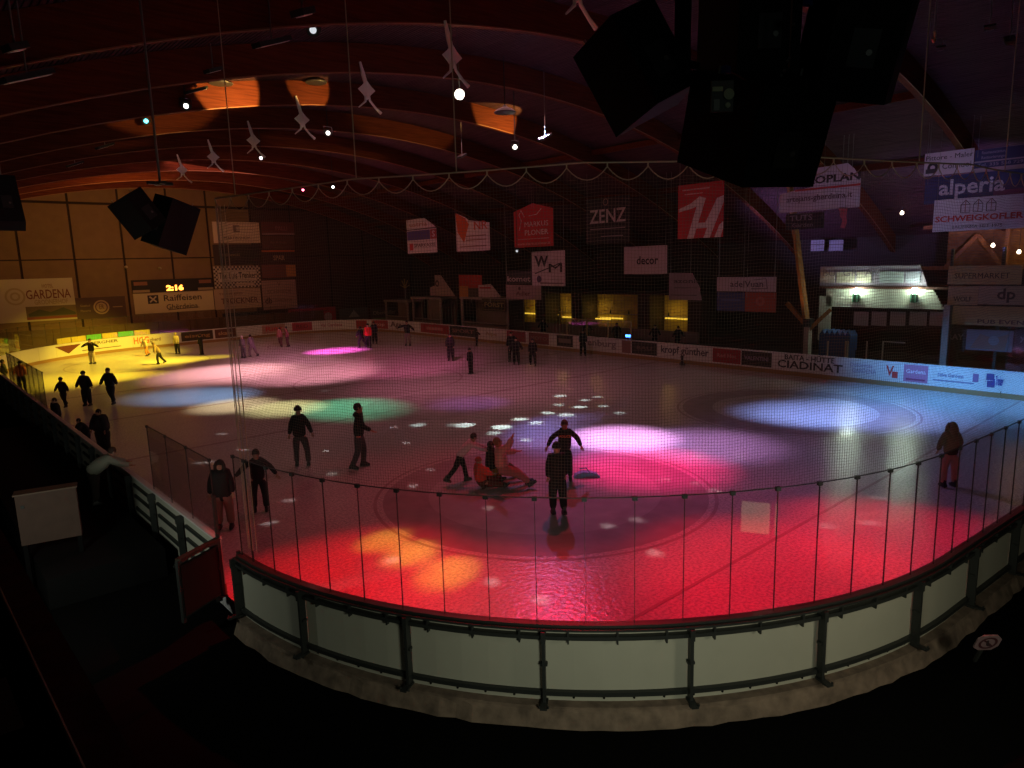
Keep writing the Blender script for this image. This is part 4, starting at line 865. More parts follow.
# ------------------------------------------------------------------ roof brackets, lamps, show lights
BR = mat('white_bracket', (.8, .74, .66), .5)
def bracket(y, x, s, label, cat='roof bracket'):
    zt = arch(x) - .42 if y < 18 else arch(x) - .15; r = empty('roof_bracket', (x, y - .16, zt), 0, label, cat, 'white star-shaped brackets under the roof beams')
    st = []
    for k in range(8):
        t_ = PI * k / 4; rr = (.42 if k % 2 == 0 else .27) * s; st.append((rr * math.cos(t_), rr * math.sin(t_)))
    MB().prism(st, (0, 0, -.55 * s), (1, 0, 0), (0, 0, 1), (0, -1, 0), .05).build('star_plate', BR, r)
    MB().tube([(-.25 * s, -.02, .45), (-.12 * s, -.02, .05), (-.05 * s, -.02, -.2 * s), (0, -.02, -.5 * s)], [.05 * s, .09 * s, .09 * s, .08 * s], 6).build('stem', BR, r)
    MB().tube([(.05, -.03, -.7 * s), (.12 * s, -.05, -1.0 * s), (.35 * s, -.1, -1.3 * s), (.6 * s, -.12, -1.5 * s)], [.06 * s, .05 * s, .05 * s, .07 * s], 6).build('leg', BR, r)
    MB().tube([(-.05, -.03, -.7 * s), (-.12 * s, -.05, -1.05 * s), (-.5 * s, -.1, -1.35 * s)], [.06 * s, .05 * s, .02], 6).build('leg', BR, r)
    return r
for k, (px_, py_) in enumerate(((570, 10), (448, 55), (364, 92), (300, 120), (252, 142), (212, 157), (181, 169))):
    y = BY[3 + k]; x = at_y(px_, py_, y).x; 
    bracket(y, x, .78, 'white star-shaped steel bracket with two curved legs, number %s from the loudspeakers' % ['one', 'two', 'three', 'four', 'five', 'six', 'seven'][k] if False else
            ['white star-shaped bracket nearest the big loudspeakers', 'white star-shaped bracket with the glowing globe under it', 'white star-shaped bracket below and left of the globe bracket', 'white star-shaped bracket beside a small white lamp',
             'small pale star-shaped bracket beside the pink show light', 'small pale bracket second from the far wall', 'tiny pale bracket nearest the far wall'][k])
p = at_y(459.5, 94.5, 14.2); gl = MB().lathe((0, 0, 0), [(.01, -.15), (.08, -.127), (.13, -.075), (.15, 0), (.13, .075), (.08, .127), (.01, .15)], 20).build('globe_lamp', mat('globe_glow', (1, 1, 1), .5, emit=(1, .93, .8), estr=4), smooth=True); gl.location = p; tag(gl, 'round glowing white globe lamp hanging under a roof bracket', 'lamp')
MB().tube([(0, 0, .14), (0, 0, arch(p.x) + .9 - p.z)], .01, 4).build('cable', DARK, gl)
lamp('POINT', p + Vector((0, -.3, .25)), (1, .85, .6), 14, size=.1)
def show_light(px_, py_, y, glow, label, aim=(12, 20, 0), estr=6, cat='stage light'):
    p = at_y(px_, py_, y); r = empty('stage_light', p, 0, label, cat); d = (Vector(aim) - p).normalized()
    MB().tubeprof(Vector((0, 0, 0)) - d * .3, d, [(.06, 0), (.13, .05), (.15, .3), (.17, .42)], 12).build('housing', DARK, r)
    MB().tubeprof(d * .121, d, [(.02, 0), (.085, .004), (.085, .01), (.01, .03)], 12).build('lens', mat('lens_%s' % label[:14], (.1, .1, .1), .3, emit=glow, estr=estr), r)
    MB().tube([(-.2, 0, -.02), (-.2, 0, .25), (.2, 0, .25), (.2, 0, -.02)], .02, 5).build('yoke', DARK, r)
    MB().tube([(0, 0, .25), (0, 0, max(.3, arch(p.x) + .94 - p.z))], .02, 5).build('hanger', DARK, r); return r
TOCAM = tuple(C_)
show_light(146, 121, 30.6, (.1, .85, 1), 'stage light glowing cyan near the left suspension rod', TOCAM)
show_light(186, 106, 24.9, (1, .95, .85), 'small white stage light left of the warm-lit beam patch', TOCAM)
show_light(328, 133, 26, (1, .97, .85), 'white stage light right of the fourth bracket', TOCAM)
show_light(261, 158, 36.5, (1, .75, .8), 'pinkish white stage light under the fifth bracket', TOCAM)
show_light(313, 30, 14, (.8, .85, .9), 'small pale light high between the first roof beams', TOCAM, .8)
show_light(303, 190, 52, (1, .12, .25), 'red-pink stage light just above the left end of the net', TOCAM, 16)
show_light(333, 187, 42, (1, .9, .8), 'white stage light above the net beside a pink one', TOCAM)
show_light(50, 179.5, 50, (1, .6, .12), 'warm orange stage light near the far left wall', TOCAM, 18)
show_light(515, 147, 20, (1, .9, .75), 'round white stage light below the orange-lit beam patch', TOCAM, 18)
show_light(517, 251, 33, (.8, .8, .7), 'small pale light under the red house-shaped banner', TOCAM, 6)
show_light(657, 267, 24, (1, .95, .85), 'tiny white light in front of the decor banner', TOCAM, 10)
lamp('POINT', at_y(50, 184, 50), (1, .45, .06), 18, size=.05)
# flood lamps on the beams whose light washes the next beam
def flood(px_, py_, y, label, tgt, power, angle=60):
    p = at_y(px_, py_, y); r = empty('flood_lamp', p, 0, label, 'flood lamp')
    MB().lathe((0, 0, 0), [(.42, 0), (.44, .03), (.30, .14), (.10, .22), (.05, .3)], 16).build('reflector_hood', DARK, r)
    MB().tube([(0, 0, .3), (0, 0, max(.5, arch(p.x) + .9 - p.z))], .02, 5).build('hanger', DARK, r)
    lamp('SPOT', tgt + Vector((.5, -2.3, -1.2)), (1, .55, .13), power, tgt, angle, .25, .05)
    return r
flood(221, 84, 24.6, 'dark round flood hood over the bright yellow roof patch', at_y(230, 93, 25.05), 1500, 52)
flood(316, 83, 24.6, 'dark round flood hood over the thin orange roof patch', at_y(310, 88, 25.05), 500, 40)
flood(505, 113, 18.4, 'dark round flood hood in the orange glow right of the globe lamp', at_y(498, 118, 25.05), 900, 58)
# tilted dark fixtures with pale edges
def ceiling_fixture(px_, py_, y, w_, label, tilt=.4, cat='ceiling lamp', m=None):
    p = at_y(px_, py_, y); r = empty('ceiling_fixture', p, 0, label, cat)
    a = Vector((math.cos(tilt), .3, math.sin(tilt))).normalized(); b = Vector((-.3, 1, 0)).normalized(); n = a.cross(b).normalized(); b = n.cross(a)
    MB().obox((0, 0, 0), a, b, n, w_ / 2, .14, .05).build('housing', DARK, r)
    MB().obox(-n * .055, a, b, n, w_ / 2 - .05, .09, .006).build('diffuser', m or BR, r)
    MB().tube([(0, 0, 0), (0, 0, max(.3, arch(p.x) + .9 - p.z))], .015, 5).build('hanger', STEEL, r); return r
for a_ in [(27, 76, 12.5, .9, 'flat pale lamp panel near the upper left edge'), (15, 47, 10.5, .3, 'small pale lamp at the far upper left'), (272, 42, 13, 1.0, 'open dark lamp frame with pale edges at the upper middle left'), (196, 90, 24.6, .9, 'dark lamp frame at the left end of the yellow roof patch'),
           (105, 146, 36, .9, 'dim lamp frame low above the left loudspeakers'), (75, 164, 42, .9, 'dim lamp frame above the far left wall'), (545, 137, 19, .9, 'dark lamp frame crossing the orange roof glow'), (213, 70, 18.6, .5, 'small lamp left of the upper lamp frame'),
           (303, 12, 8, .3, 'small lamp on the nearest beam at the top'), (1010, 40, 3.5, 1.0, 'grey tube lamp near the upper right corner'), (990, 27, 3.5, .4, 'small pale lamp above the grey tube lamp'), (941, 48, 6, .4, 'small pale lamp left of the grey tube lamp'), (462, 156, 26, .6, 'pale small lamp just above the net cable')]:
    ceiling_fixture(*a_)
# small hook on a wire at the upper right
p = at_d(934, 36, 12); r = MB().tube([(0, 0, .08), (.05, 0, .02), (.05, 0, -.06), (0, 0, -.1), (-.05, 0, -.05)], .022, 6).build('hook', mat('brass', (.5, .36, .2), .4, .5)); r.location = p; tag(r, 'small brass hook on a thin wire at the upper right', 'hook')
MB().tube([(0, 0, .08), (0, 0, arch(p.x) + .9 - p.z)], .008, 4).build('wire', STEEL, r)

# ------------------------------------------------------------------ loudspeakers
def speaker(p, yaw, pitch, w_, h_, d_, label, roll=0, parent_rods=()):
    r = empty('loudspeaker', p, 0, label, 'loudspeaker'); r.rotation_euler = (pitch, roll, yaw)
    # tapered cabinet: wide front (+y), narrow back, chamfered
    f, bk = w_ / 2, w_ * .30
    MB().prism([(-f, d_ / 2), (-bk, -d_ / 2), (bk, -d_ / 2), (f, d_ / 2)], (0, 0, -h_ / 2), (1, 0, 0), (0, 1, 0), (0, 0, 1), h_).build('cabinet', BLK, r)
    MB().box(-f + .04, f - .04, d_ / 2, d_ / 2 + .02, -h_ / 2 + .04, h_ / 2 - .04).build('grille', mat('grille', (.008, .008, .009), .6), r)
    for s_ in (-1, 1):
        MB().tube([(s_ * f * .7, d_ * .3, h_ / 2 - .02), (s_ * f * .7, d_ * .3, h_ / 2 + .05)], .012, 6).build('rigging_eye', STEEL, r)
    MB().box(-.09, .09, -d_ / 2 - .008, -d_ / 2, -.2, .05).build('connector_plate', mat('plate_dark', (.03, .03, .03), .5), r)
    MB().lathe((.04, -d_ / 2 - .02, -.1), [(.022, 0), (.022, .015)], 8, ax=(0, 1, 0)).build('socket', STEEL, r)
    return r
sx = at_d(155, 222, 13)
speaker(at_d(140, 212, 13), math.radians(20), math.radians(-14), .62, .72, .5, 'black loudspeaker, left cabinet of the hanging pair at the left', roll=math.radians(-30))
speaker(at_d(168, 224, 13.5), math.radians(-65), math.radians(-16), .78, .95, .55, 'black loudspeaker, right cabinet of the hanging pair at the left', roll=math.radians(14))
speaker(at_d(2, 203, 14), math.radians(10), math.radians(-15), .8, .95, .6, 'black loudspeaker cut by the left edge of the picture')
def rod(p, label, r0=.02, top=None):
    t_ = arch(p.x) + .9; o = MB().tube([(0, 0, 0), (0, 0, t_ - p.z)], r0, 6).build('suspension_rod', STEEL); o.location = p; tag(o, label, 'rod')
    MB().box(-.22, .22, -.05, .05, -.05, .0).build('crossbar', DARK, o); MB().box(-.05, .05, -.22, .22, -.05, .0).build('crossbar', DARK, o); return o
rod(at_d(160, 182, 13.1), 'long pale suspension rod above the left pair of loudspeakers', .022)
rod(at_d(2, 184, 14), 'thin suspension rod at the left edge of the picture', .014)
D1 = 5.2
speaker(at_d(640, 66, 5.6), math.radians(-22), math.radians(-12), .66, .74, .55, 'big black loudspeaker tilted at the top, left of the group', roll=math.radians(-26))
speaker(at_d(764, 128, D1), math.radians(-30), math.radians(22), .96, .68, .72, 'biggest black loudspeaker with a cable panel, lowest of the group')
speaker(at_d(757, 30, 5.6), math.radians(-42), math.radians(4), .80, .85, .6, 'tall black loudspeaker right above the biggest one')
speaker(at_d(860, 38, D1), math.radians(-58), math.radians(14), .78, .86, .72, 'black loudspeaker upper right of the group, beside the pale roof planks', roll=math.radians(10))
# cable panel with pale sockets, cords and blue clip on the biggest cabinet
cp = at_d(722, 95, 4.72); fr = empty('patch_panel', cp, math.radians(-42), 'small greenish cable patch panel on the biggest loudspeaker', 'cable panel')
MB().box(-.075, .075, -.01, .01, -.11, .09).build('plate', mat('patch_dark', (.08, .09, .07), .5), fr)
MB().box(-.07, -.0, -.02, -.01, .02, .05).build('label_plate', mat('patch_label', (.75, .82, .45), .5), fr)
MB().lathe((.04, -.012, .0), [(.036, 0), (.036, .015), (.022, .016), (.022, .02)], 14, ax=(0, -1, 0)).build('socket_ring', mat('patch_ring', (.6, .7, .4), .5), fr)
MB().lathe((.035, -.012, -.07), [(.018, 0), (.018, .012)], 10, ax=(0, -1, 0)).build('socket', mat('patch_ring'), fr); MB().box(-.06, -.02, -.018, -.01, -.1, -.03).build('switch_block', mat('patch_grey', (.4, .42, .36), .5), fr)
o = MB().box(-.03, .03, -.02, .02, -.025, .025).build('plug', mat('blue_plug', (.03, .05, .25), .5)); o.location = at_d(726, 70, 4.75); tag(o, 'small blue plug on a red cord above the patch panel', 'plug')
MB().tube([(0.02, 0, 0), (.1, -.02, -.02), (.2, -.03, -.045), (.3, -.02, -.03)], .005, 5).build('red_cord', mat('red_cord', (.3, .05, .03), .5), o)
o = MB().box(-.03, .03, -.02, .02, -.025, .025).build('plug', mat('blue_plug')); o.location = at_d(808, 2, 4.8); tag(o, 'small blue plug at the very top between two loudspeakers', 'plug')
ch = empty('chain_hoist', at_d(789, 60, 4.9), 0, 'thin steel chain with shackles hanging between the loudspeakers', 'chain')
MB().tube([(0, 0, -.05), (.01, 0, .2), (0, 0, arch(ch.location.x) + .9 - ch.location.z)], .006, 5).build('chain', mat('rust_cable', (.25, .1, .06), .5), ch)
for k, (dx, dz) in enumerate(((-.02, -.02), (-.06, -.09), (-.10, -.13), (.05, .23), (0, .0))): MB().lathe((dx, 0, dz), [(.004, 0), (.012, .006), (.012, .016), (.004, .022)], 8).build('shackle', STEEL, ch)
o = MB().box(-.04, .04, -.05, .05, 0, 4.2).build('hanging_pole', BLK); o.location = at_d(682, 90, 5.6); o.location.z += .2; tag(o, 'black square pole rising between the two left loudspeakers at the top', 'pole'); MB().box(-.1, .1, -.1, .1, -.06, .0).build('end_plate', BLK, o)

# ------------------------------------------------------------------ foreground stand and left side
pa = at_z(8, 575, 4.3); pb = at_z(108, 768, 4.3); d_ = (pb - pa).normalized()
a0 = pa - d_ * 1.5; b0 = pb + d_ * 1.2; sd = Vector((d_.y, -d_.x, 0))
par = empty('stand_parapet', (a0 + b0) / 2, 0, 'dark red wooden parapet rail in the lower left foreground', 'parapet'); inv = Matrix.Translation(-par.location)
REDW = wood_mat('red_wood', (.06, .012, .008), (.10, .02, .012), .6, (2, 2, 2))
MB().bar(a0, b0, .16, .045).build('cap_rail', REDW, par).data.transform(inv)
MB().bar(a0 + Vector((0, 0, -.6)), b0 + Vector((0, 0, -.6)), .03, 1.1).build('front_panel', BLACKP, par).data.transform(inv)
q1 = a0 + Vector((-.09, -.02, .025)); MB().tube([a0 + sd * .07 + Vector((0, 0, .03)), b0 + sd * .07 + Vector((0, 0, .03))], .006, 5).build('edge_wire', STEEL, par).data.transform(inv)
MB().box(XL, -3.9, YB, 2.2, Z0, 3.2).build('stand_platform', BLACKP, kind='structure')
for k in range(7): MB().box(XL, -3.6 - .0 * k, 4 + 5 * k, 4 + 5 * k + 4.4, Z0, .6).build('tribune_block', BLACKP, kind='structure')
# pale chest on the dark left floor
c0 = at_z(46, 545, .62); cb = empty('storage_box', (c0.x, c0.y, .6), math.radians(-28), 'pale brown square box standing in the dark left of the rink', 'box')
BXM = mat('box_board', (.075, .042, .03), .85, noise=.25, nscale=4)
pc = at_z(46, 541, .6); cb.location.x += .12; cb.location.z += .08; k_ = (pc - C_).dot(F_) / FP; hw = 50 * k_; hh = 50 * k_
MB().box(-hw / 2, hw / 2, 0, .3, 0, hh).build('body', BXM, cb); MB().box(-hw / 2 - .03, hw / 2 + .03, -.03, .33, hh + .002, hh + .03).build('lid', mat('box_lid', (.10, .06, .035), .6), cb)
for lx in (-hw / 2 + .05, hw / 2 - .05): MB().box(lx - .04, lx + .04, .05, .25, -(.68 + .32), .0).build('leg', BLACKP, cb)
MB().box(-hw / 2 + .08, -hw / 2 + .14, -.02, 0, hh * .74, hh * .8).build('latch', DARK, cb)
cb.rotation_euler.z = math.radians(-12)
# prohibition sign low at the right
p = at_z(988, 643, .35); sg = sign('floor_sign', 'small pale octagonal prohibition sign on a dark board at the lower right', 'sign', p, R_.cross(Vector((0, 0, 1))).cross(Vector((0, 0, 1))) * -1, (Vector((0, 0, 1)) - F_ * .5).normalized(), .36, .34, (.20, .13, .14),
    [('o', 0, 0, .10, .135, (.05, .01, .015)), ('l', [(-.09, .08), (.09, -.08)], .025, (.05, .01, .015)), ('l', [(-.02, .06), (.0, -.04), (.05, -.06)], .03, (.03, .015, .02))], t=.02,
    poly=[(-.18, -.1), (-.09, -.17), (.1, -.17), (.18, -.08), (.18, .08), (.09, .17), (-.1, .17), (-.18, .1)])
MB().box(-.02, .02, -.5, -.17, -.06, -.02).build('stand', DARK, sg)

# bench platform outside the left boards and an added unseen cabin holding the lit windows mirrored in the glass
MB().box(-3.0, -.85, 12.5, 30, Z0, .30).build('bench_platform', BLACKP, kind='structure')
cab = empty('reflection_cabin', (4.2, -2.9, Z0), 0, 'added unseen cabin holding two lit windows mirrored in the near glass', 'cabin')
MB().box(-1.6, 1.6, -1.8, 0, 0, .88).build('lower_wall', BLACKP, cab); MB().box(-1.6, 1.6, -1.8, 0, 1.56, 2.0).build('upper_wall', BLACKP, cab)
for a_, b_ in ((-1.6, -.6), (-.06, .04), (.33, 1.6)): MB().box(a_, b_, -1.8, 0, .88, 1.56).build('wall_pier', BLACKP, cab)
for a_, b_ in ((-.6, -.06), (.04, .33)): MB().box(a_, b_, -.12, -.08, .88, 1.56).build('lit_window', mat('window_glow', (.2, .2, .15), .5, emit=(1, .78, .42), estr=1.5), cab)

# ------------------------------------------------------------------ people
def skinmesh(verts, edges, radii, root=0, sub=1):
    me = bpy.data.meshes.new('b'); me.from_pydata([tuple(v) for v in verts], edges, []); o = bpy.data.objects.new('b', me); COL.objects.link(o)
    m = o.modifiers.new('s', 'SKIN'); m.use_smooth_shade = True
    for i, d in enumerate(me.skin_vertices[0].data):
        r = radii[i]; d.radius = r if isinstance(r, tuple) else (r, r); d.use_root = (i == root)
    if sub: s_ = o.modifiers.new('u', 'SUBSURF'); s_.levels = sub; s_.render_levels = sub
    dg = bpy.context.evaluated_depsgraph_get(); out = bpy.data.meshes.new_from_object(o.evaluated_get(dg)); bpy.data.objects.remove(o); bpy.data.meshes.remove(me)
    return out
def dv(p, s, side=1):   # pitch forward (0 down, 90 forward, 180 up), sideways spread in degrees
    p = math.radians(p); s = math.radians(s); return Vector((side * math.sin(s), math.sin(p) * math.cos(s), -math.cos(p) * math.cos(s)))
def ellipsoid(c, r, n=12, m=8, z0=-1.0):
    mb = MB(); pr = []
    for i in range(m + 1):
        t = -PI / 2 + PI * i / m; z = math.sin(t)
        if z < z0: continue
        pr.append((max(.02, math.cos(t)), z))
    for rr, z in pr:
        for k in range(n): a = 2 * PI * k / n; mb.V.append((c[0] + r[0] * rr * math.cos(a), c[1] + r[1] * rr * math.sin(a), c[2] + r[2] * z))
    for i in range(len(pr) - 1):
        for k in range(n): a0 = i * n + k; a1 = i * n + (k + 1) % n; mb.F.append([a0, a1, a1 + n, a0 + n])
    mb.F.append(list(range(n))[::-1]); e = (len(pr) - 1) * n; mb.F.append([e + k for k in range(n)]); return mb
def place_mesh(name, me, m, parent): 
    me.materials.clear(); me.materials.append(m)
    for p in me.polygons: p.use_smooth = True; p.material_index = 0
    me.name = name; o = bpy.data.objects.new(name, me); COL.objects.link(o); o.parent = parent; return o
SKIN = mat('skin', (.42, .24, .17), .6)
def person(label, px, top, foot, face, top_c, leg_c, pose='skate', skin=None, hair=(.02, .012, .01), hat=None, near=False, arms=None, legs=None, lean=6, group=None, height=None,
           long_hair=False, hood=False, boots=(.015, .015, .017), ground=0.0, bulk=1.0, at=None, skirt=False, blades=True, hands_c=None, twist=0, shirt_text=None, sit=False, head_tilt=0, collar=None, short_top=False, coat=0):
    """one skater; px,foot = where the skates touch the ice; face = turn in degrees from facing away from the viewer"""
    P = Vector(at) if at is not None else at_z(px, foot, ground)
    # reach: real height from the picture
    if height is None:
        lo, hi = .9, 2.3
        for _ in range(24):
            mid = (lo + hi) / 2
            if pix((P.x, P.y, P.z + mid))[1] > top: lo = mid
            else: hi = mid
        height = lo
    legs = legs or ((12, 5, -8), (-10, 5, -22)); arms = arms or ((5, 14, 14, 8), (-5, 14, 10, 8))
    hip = Vector((0, 0, .93)); L = Vector((0, math.sin(math.radians(lean)), math.cos(math.radians(lean))))
    sp = hip + L * .22; chest = hip + L * .42; neck = hip + L * .54; tilt = math.radians(lean * .6 + head_tilt); HL = Vector((0, math.sin(tilt), math.cos(tilt)))
    hd0 = neck + HL * .05; hd1 = neck + HL * .135; hd2 = neck + HL * .225
    J = {}
    for i, sd_ in enumerate((-1, 1)):
        h = hip + Vector((sd_ * .10, 0, -.03)); tp, ts, sp_ = legs[i]; k = h + dv(tp, ts, sd_) * .42; a = k + dv(sp_, ts * .3, sd_) * .42
        s = hip + L * .50 + Vector((sd_ * .17, 0, 0)); up_, us, lp, ls = arms[i]; e = s + dv(up_, us, sd_) * .28; w_ = e + dv(lp, ls, sd_) * .25; hn = w_ + dv(lp, ls, sd_) * .09
        J[i] = (h, k, a, s, e, w_, hn)
    low = min(J[0][2].z, J[1][2].z) - .10
    if sit: low = min(low, hip.z - .13)
    ztop = hd2.z + .10 + (.05 if hat else 0); sc = height / (ztop - low)
    T = lambda v: Vector((v[0] * sc, v[1] * sc, (v[2] - low) * sc))
    fb = 1.12 if near else 1.3     # tiny far figures keep their puffy winter outline
    bulk = bulk * fb
    V = []; E = []; R = []; gain = [1.0]
    def add(v, r, prev=None):
        g = sc * gain[0]; V.append(T(v)); R.append((r[0] * g, r[1] * g) if isinstance(r, tuple) else r * g)
        if prev is not None: E.append((prev, len(V) - 1))
        return len(V) - 1
    i0 = add(hip, (.10, .075)); i1 = add(sp, (.09, .07), i0); i2 = add(chest, (.11, .08), i1); i3 = add(neck, .05, i2); i4 = add(hd0, (.075, .085), i3); i5 = add(hd1, (.092, .108), i4); i6 = add(hd2, (.062, .078), i5)
    for i in (0, 1):
        h, k, a, s, e, w_, hn = J[i]; c = add(h, .085, i0); c = add(h.lerp(k, .5), .075, c); c = add(k, .056, c); c = add(k.lerp(a, .45), .055, c); c = add(a, .035, c)
        c = add(s, .055, i2); c = add(e, .042, c); c = add(w_, .027, c); c = add(w_.lerp(hn, .7), (.022, .034), c)
        if near:
            ax = (hn - w_).normalized(); si = ax.cross(Vector((0, 1, 0)) if abs(ax.y) < .8 else Vector((0, 0, 1))).normalized(); fr = si.cross(ax)
            for f_ in range(4):
                ln = (.075, .085, .08, .06)[f_]; b0_ = w_.lerp(hn, .95) + si * (.021 * (f_ - 1.5)); f1 = add(b0_, .0095, c); f2 = add(b0_ + ax * ln * .5 + fr * .006, .0085, f1); add(b0_ + ax * ln * .85 + fr * .028, .007, f2)
            t1 = add(w_.lerp(hn, .35) + si * .04 + fr * .01, .011, c); add(w_.lerp(hn, .8) + si * .06 + fr * .025, .008, t1)
    body = skinmesh(V, E, R, 0, 1)
    root = bpy.data.objects.new('person', body); COL.objects.link(root); body.materials.clear(); body.materials.append(skin or SKIN)
    for p in body.polygons: p.use_smooth = True
    h0 = math.atan2(-F_.x, F_.y)
    hdg = h0 + math.radians(face)
    root.location = (P.x, P.y, P.z + (.0)); root.rotation_euler = (0, 0, hdg); tag(root, label, 'person', group)
    if blades: pass
    # jacket
    V.clear(); E.clear(); R.clear(); b = bulk; gain[0] = 1.16
    bot = hip + L * (-.15 - coat if not short_top else .0) if not sit else hip + L * -.04
    i0 = add(bot, (.16 * b, .125 * b)); i1 = add(hip + L * .14, (.155 * b, .12 * b), i0); i2 = add(hip + L * .36, (.165 * b, .125 * b), i1); i3 = add(hip + L * .56, (.075 * min(b, 1.2), .075 * min(b, 1.2)), i2)
    for i in (0, 1):
        h, k, a, s, e, w_, hn = J[i]; c = add(s, .078 * b, i2); c = add(s.lerp(e, .55), .066 * b, c); c = add(e, .060 * b, c); c = add(e.lerp(w_, .6), .05 * b, c); c = add(w_, .043 * b, c)
    jk = place_mesh('jacket', skinmesh(V, E, R, 0, 1), cmat(top_c, .8), root)
    # trousers
    V.clear(); E.clear(); R.clear()
    i0 = add(hip + L * .05, (.135 * b, .11 * b)); i1 = add(hip + Vector((0, 0, -.03)), (.13 * b, .11 * b), i0)
    for i in (0, 1):
        h, k, a = J[i][:3]; c = add(h + (k - h) * .15, .10 * b, i1); c = add(h.lerp(k, .5), .088 * b, c); c = add(k, .068 * b, c); c = add(k.lerp(a, .5), .064 * b, c); c = add(a + (k - a) * .05, .06 * b, c)
    place_mesh('trousers', skinmesh(V, E, R, 0, 1), cmat(leg_c, .85), root)
    # skates with blades
    for i in (0, 1):
        h, k, a = J[i][:3]; an = T(a); sh = (k - a).normalized(); pit = -math.atan2(sh.y, sh.z) * (0.5 if not sit else 1.0)
        if sit: pit = math.atan2(-(a - k).z * -1, 1) * 0 + math.radians(35)
        fx = [(-.045, -.10), (.045, -.10), (.05, .0), (.05, .10), (.025, .17), (-.025, .17), (-.05, .10), (-.05, .0)]
        mb = MB(); lv = [(-.075, 1.0, 1.0), (-.02, 1.0, .98), (.03, .85, .45), (.12, .8, .36)]
        for z, wx, wy in lv:
            for u, v in fx: mb.V.append((u * wx * sc, (max(v * wy, -.10 * .95) if v > 0 else v * min(1, wy + .3)) * sc, z * sc))
        for j in range(3):
            for q_ in range(8): a_ = j * 8 + q_; b__ = j * 8 + (q_ + 1) % 8; mb.F.append([a_, b__, b__ + 8, a_ + 8])
        mb.F.append(list(range(8))[::-1]); mb.F.append([24 + q_ for q_ in range(8)])
        sk_ = mb.build('skate', cmat(boots, .45), root); sk_.location = an; sk_.rotation_euler = (pit, 0, 0)
        if blades: bl_ = MB().box(-.004 * sc, .004 * sc, -.10 * sc, .16 * sc, -.10 * sc, -.086 * sc).box(-.006 * sc, .006 * sc, -.08 * sc, -.04 * sc, -.088 * sc, -.07 * sc).box(-.006 * sc, .006 * sc, .06 * sc, .10 * sc, -.088 * sc, -.07 * sc).build('blade', STEEL, sk_)
    # head parts
    hc = T(hd1 + HL * .03); rot = -tilt
    def hp(o_):
        o_.location = hc; o_.rotation_euler = (rot, 0, math.radians(twist)); return o_
    s = sc * 1.12
    hairm = cmat(hair, .7)
    if hat:
        o_ = hp(ellipsoid((0, -.012 * s, .03 * s), (.098 * s, .115 * s, .125 * s), z0=-.05).build('hat', cmat(hat, .9), root, smooth=True))
        MB().tubeprof(Vector((0, -.01 * s, .015 * s)), Vector((0, 0, 1)), [(.104 * s, 0), (.108 * s, .02 * s), (.104 * s, .045 * s)], 12).build('hat_brim', cmat(hat, .9), o_)
    else:
        hp(ellipsoid((0, -.034 * s, .022 * s), (.090 * s, .098 * s, .105 * s), z0=-.85).build('hair', hairm, root, smooth=True))
    if long_hair:
        for e_ in (-1, 1): hp(MB().tube([(e_ * .05 * s, .0, .09 * s), (e_ * .088 * s, .02 * s, .0), (e_ * .10 * s, .03 * s, -.14 * s), (e_ * .085 * s, .07 * s, -.28 * s)], [.04 * s, .042 * s, .042 * s, .02 * s], 8).build('hair_strand', hairm, root, smooth=True))
        hp(MB().tube([(0, -.06 * s, .06 * s), (0, -.09 * s, -.06 * s), (0, -.11 * s, -.2 * s), (0, -.10 * s, -.33 * s)], [.08 * s, .098 * s, .085 * s, .05 * s], 10).build('long_hair', hairm, root, smooth=True))
    if hood: hp(ellipsoid((0, -.06 * s, -.17 * s), (.12 * s, .085 * s, .07 * s)).build('hood', cmat(top_c, .85), root, smooth=True))
    if near or height * FP / max(1, (P - C_).length) > 22:
        hp(MB().hexa([(-.014 * s, .085 * s, -.02 * s), (.014 * s, .085 * s, -.02 * s), (.01 * s, .075 * s, -.015 * s), (-.01 * s, .075 * s, -.015 * s), (-.004 * s, .1 * s, -.015 * s), (.004 * s, .1 * s, -.015 * s), (.004 * s, .078 * s, .03 * s), (-.004 * s, .078 * s, .03 * s)]).build('nose', skin or SKIN, root))
        for e_ in (-1, 1):
            hp(ellipsoid((e_ * .03 * s, .085 * s, .02 * s), (.011 * s, .008 * s, .007 * s), 8, 5).build('eye', mat('eye_dark', (.03, .02, .02), .3), root))
            hp(ellipsoid((e_ * .084 * s, .0, .0), (.012 * s, .02 * s, .03 * s), 8, 5).build('ear', skin or SKIN, root))
        hp(MB().box(-.022 * s, .022 * s, .078 * s, .088 * s, -.052 * s, -.044 * s).build('mouth', mat('lip', (.25, .08, .07), .5), root))
    if skirt:
        z_ = T(hip + Vector((0, 0, -.02))); o_ = MB().tubeprof(Vector((0, 0, 0)), Vector((0, 0, -1)), [(.13 * s, 0), (.17 * s, .12 * s), (.20 * s, .26 * s)], 14).build('skirt', cmat(top_c, .85), root); o_.location = z_
    if shirt_text:
        me = text_mesh(shirt_text, .085 * s, .02); me.materials.append(cmat((.6, .12, .04))); o_ = bpy.data.objects.new('lettering', me); COL.objects.link(o_); o_.parent = root
        pc_ = T(hip + L * .38) + Vector((0, .145 * s, 0)); o_.matrix_local = Matrix.Translation(pc_) @ Matrix(((-1, 0, 0), (0, 0, 1), (0, 1, 0))).to_4x4()
    return root
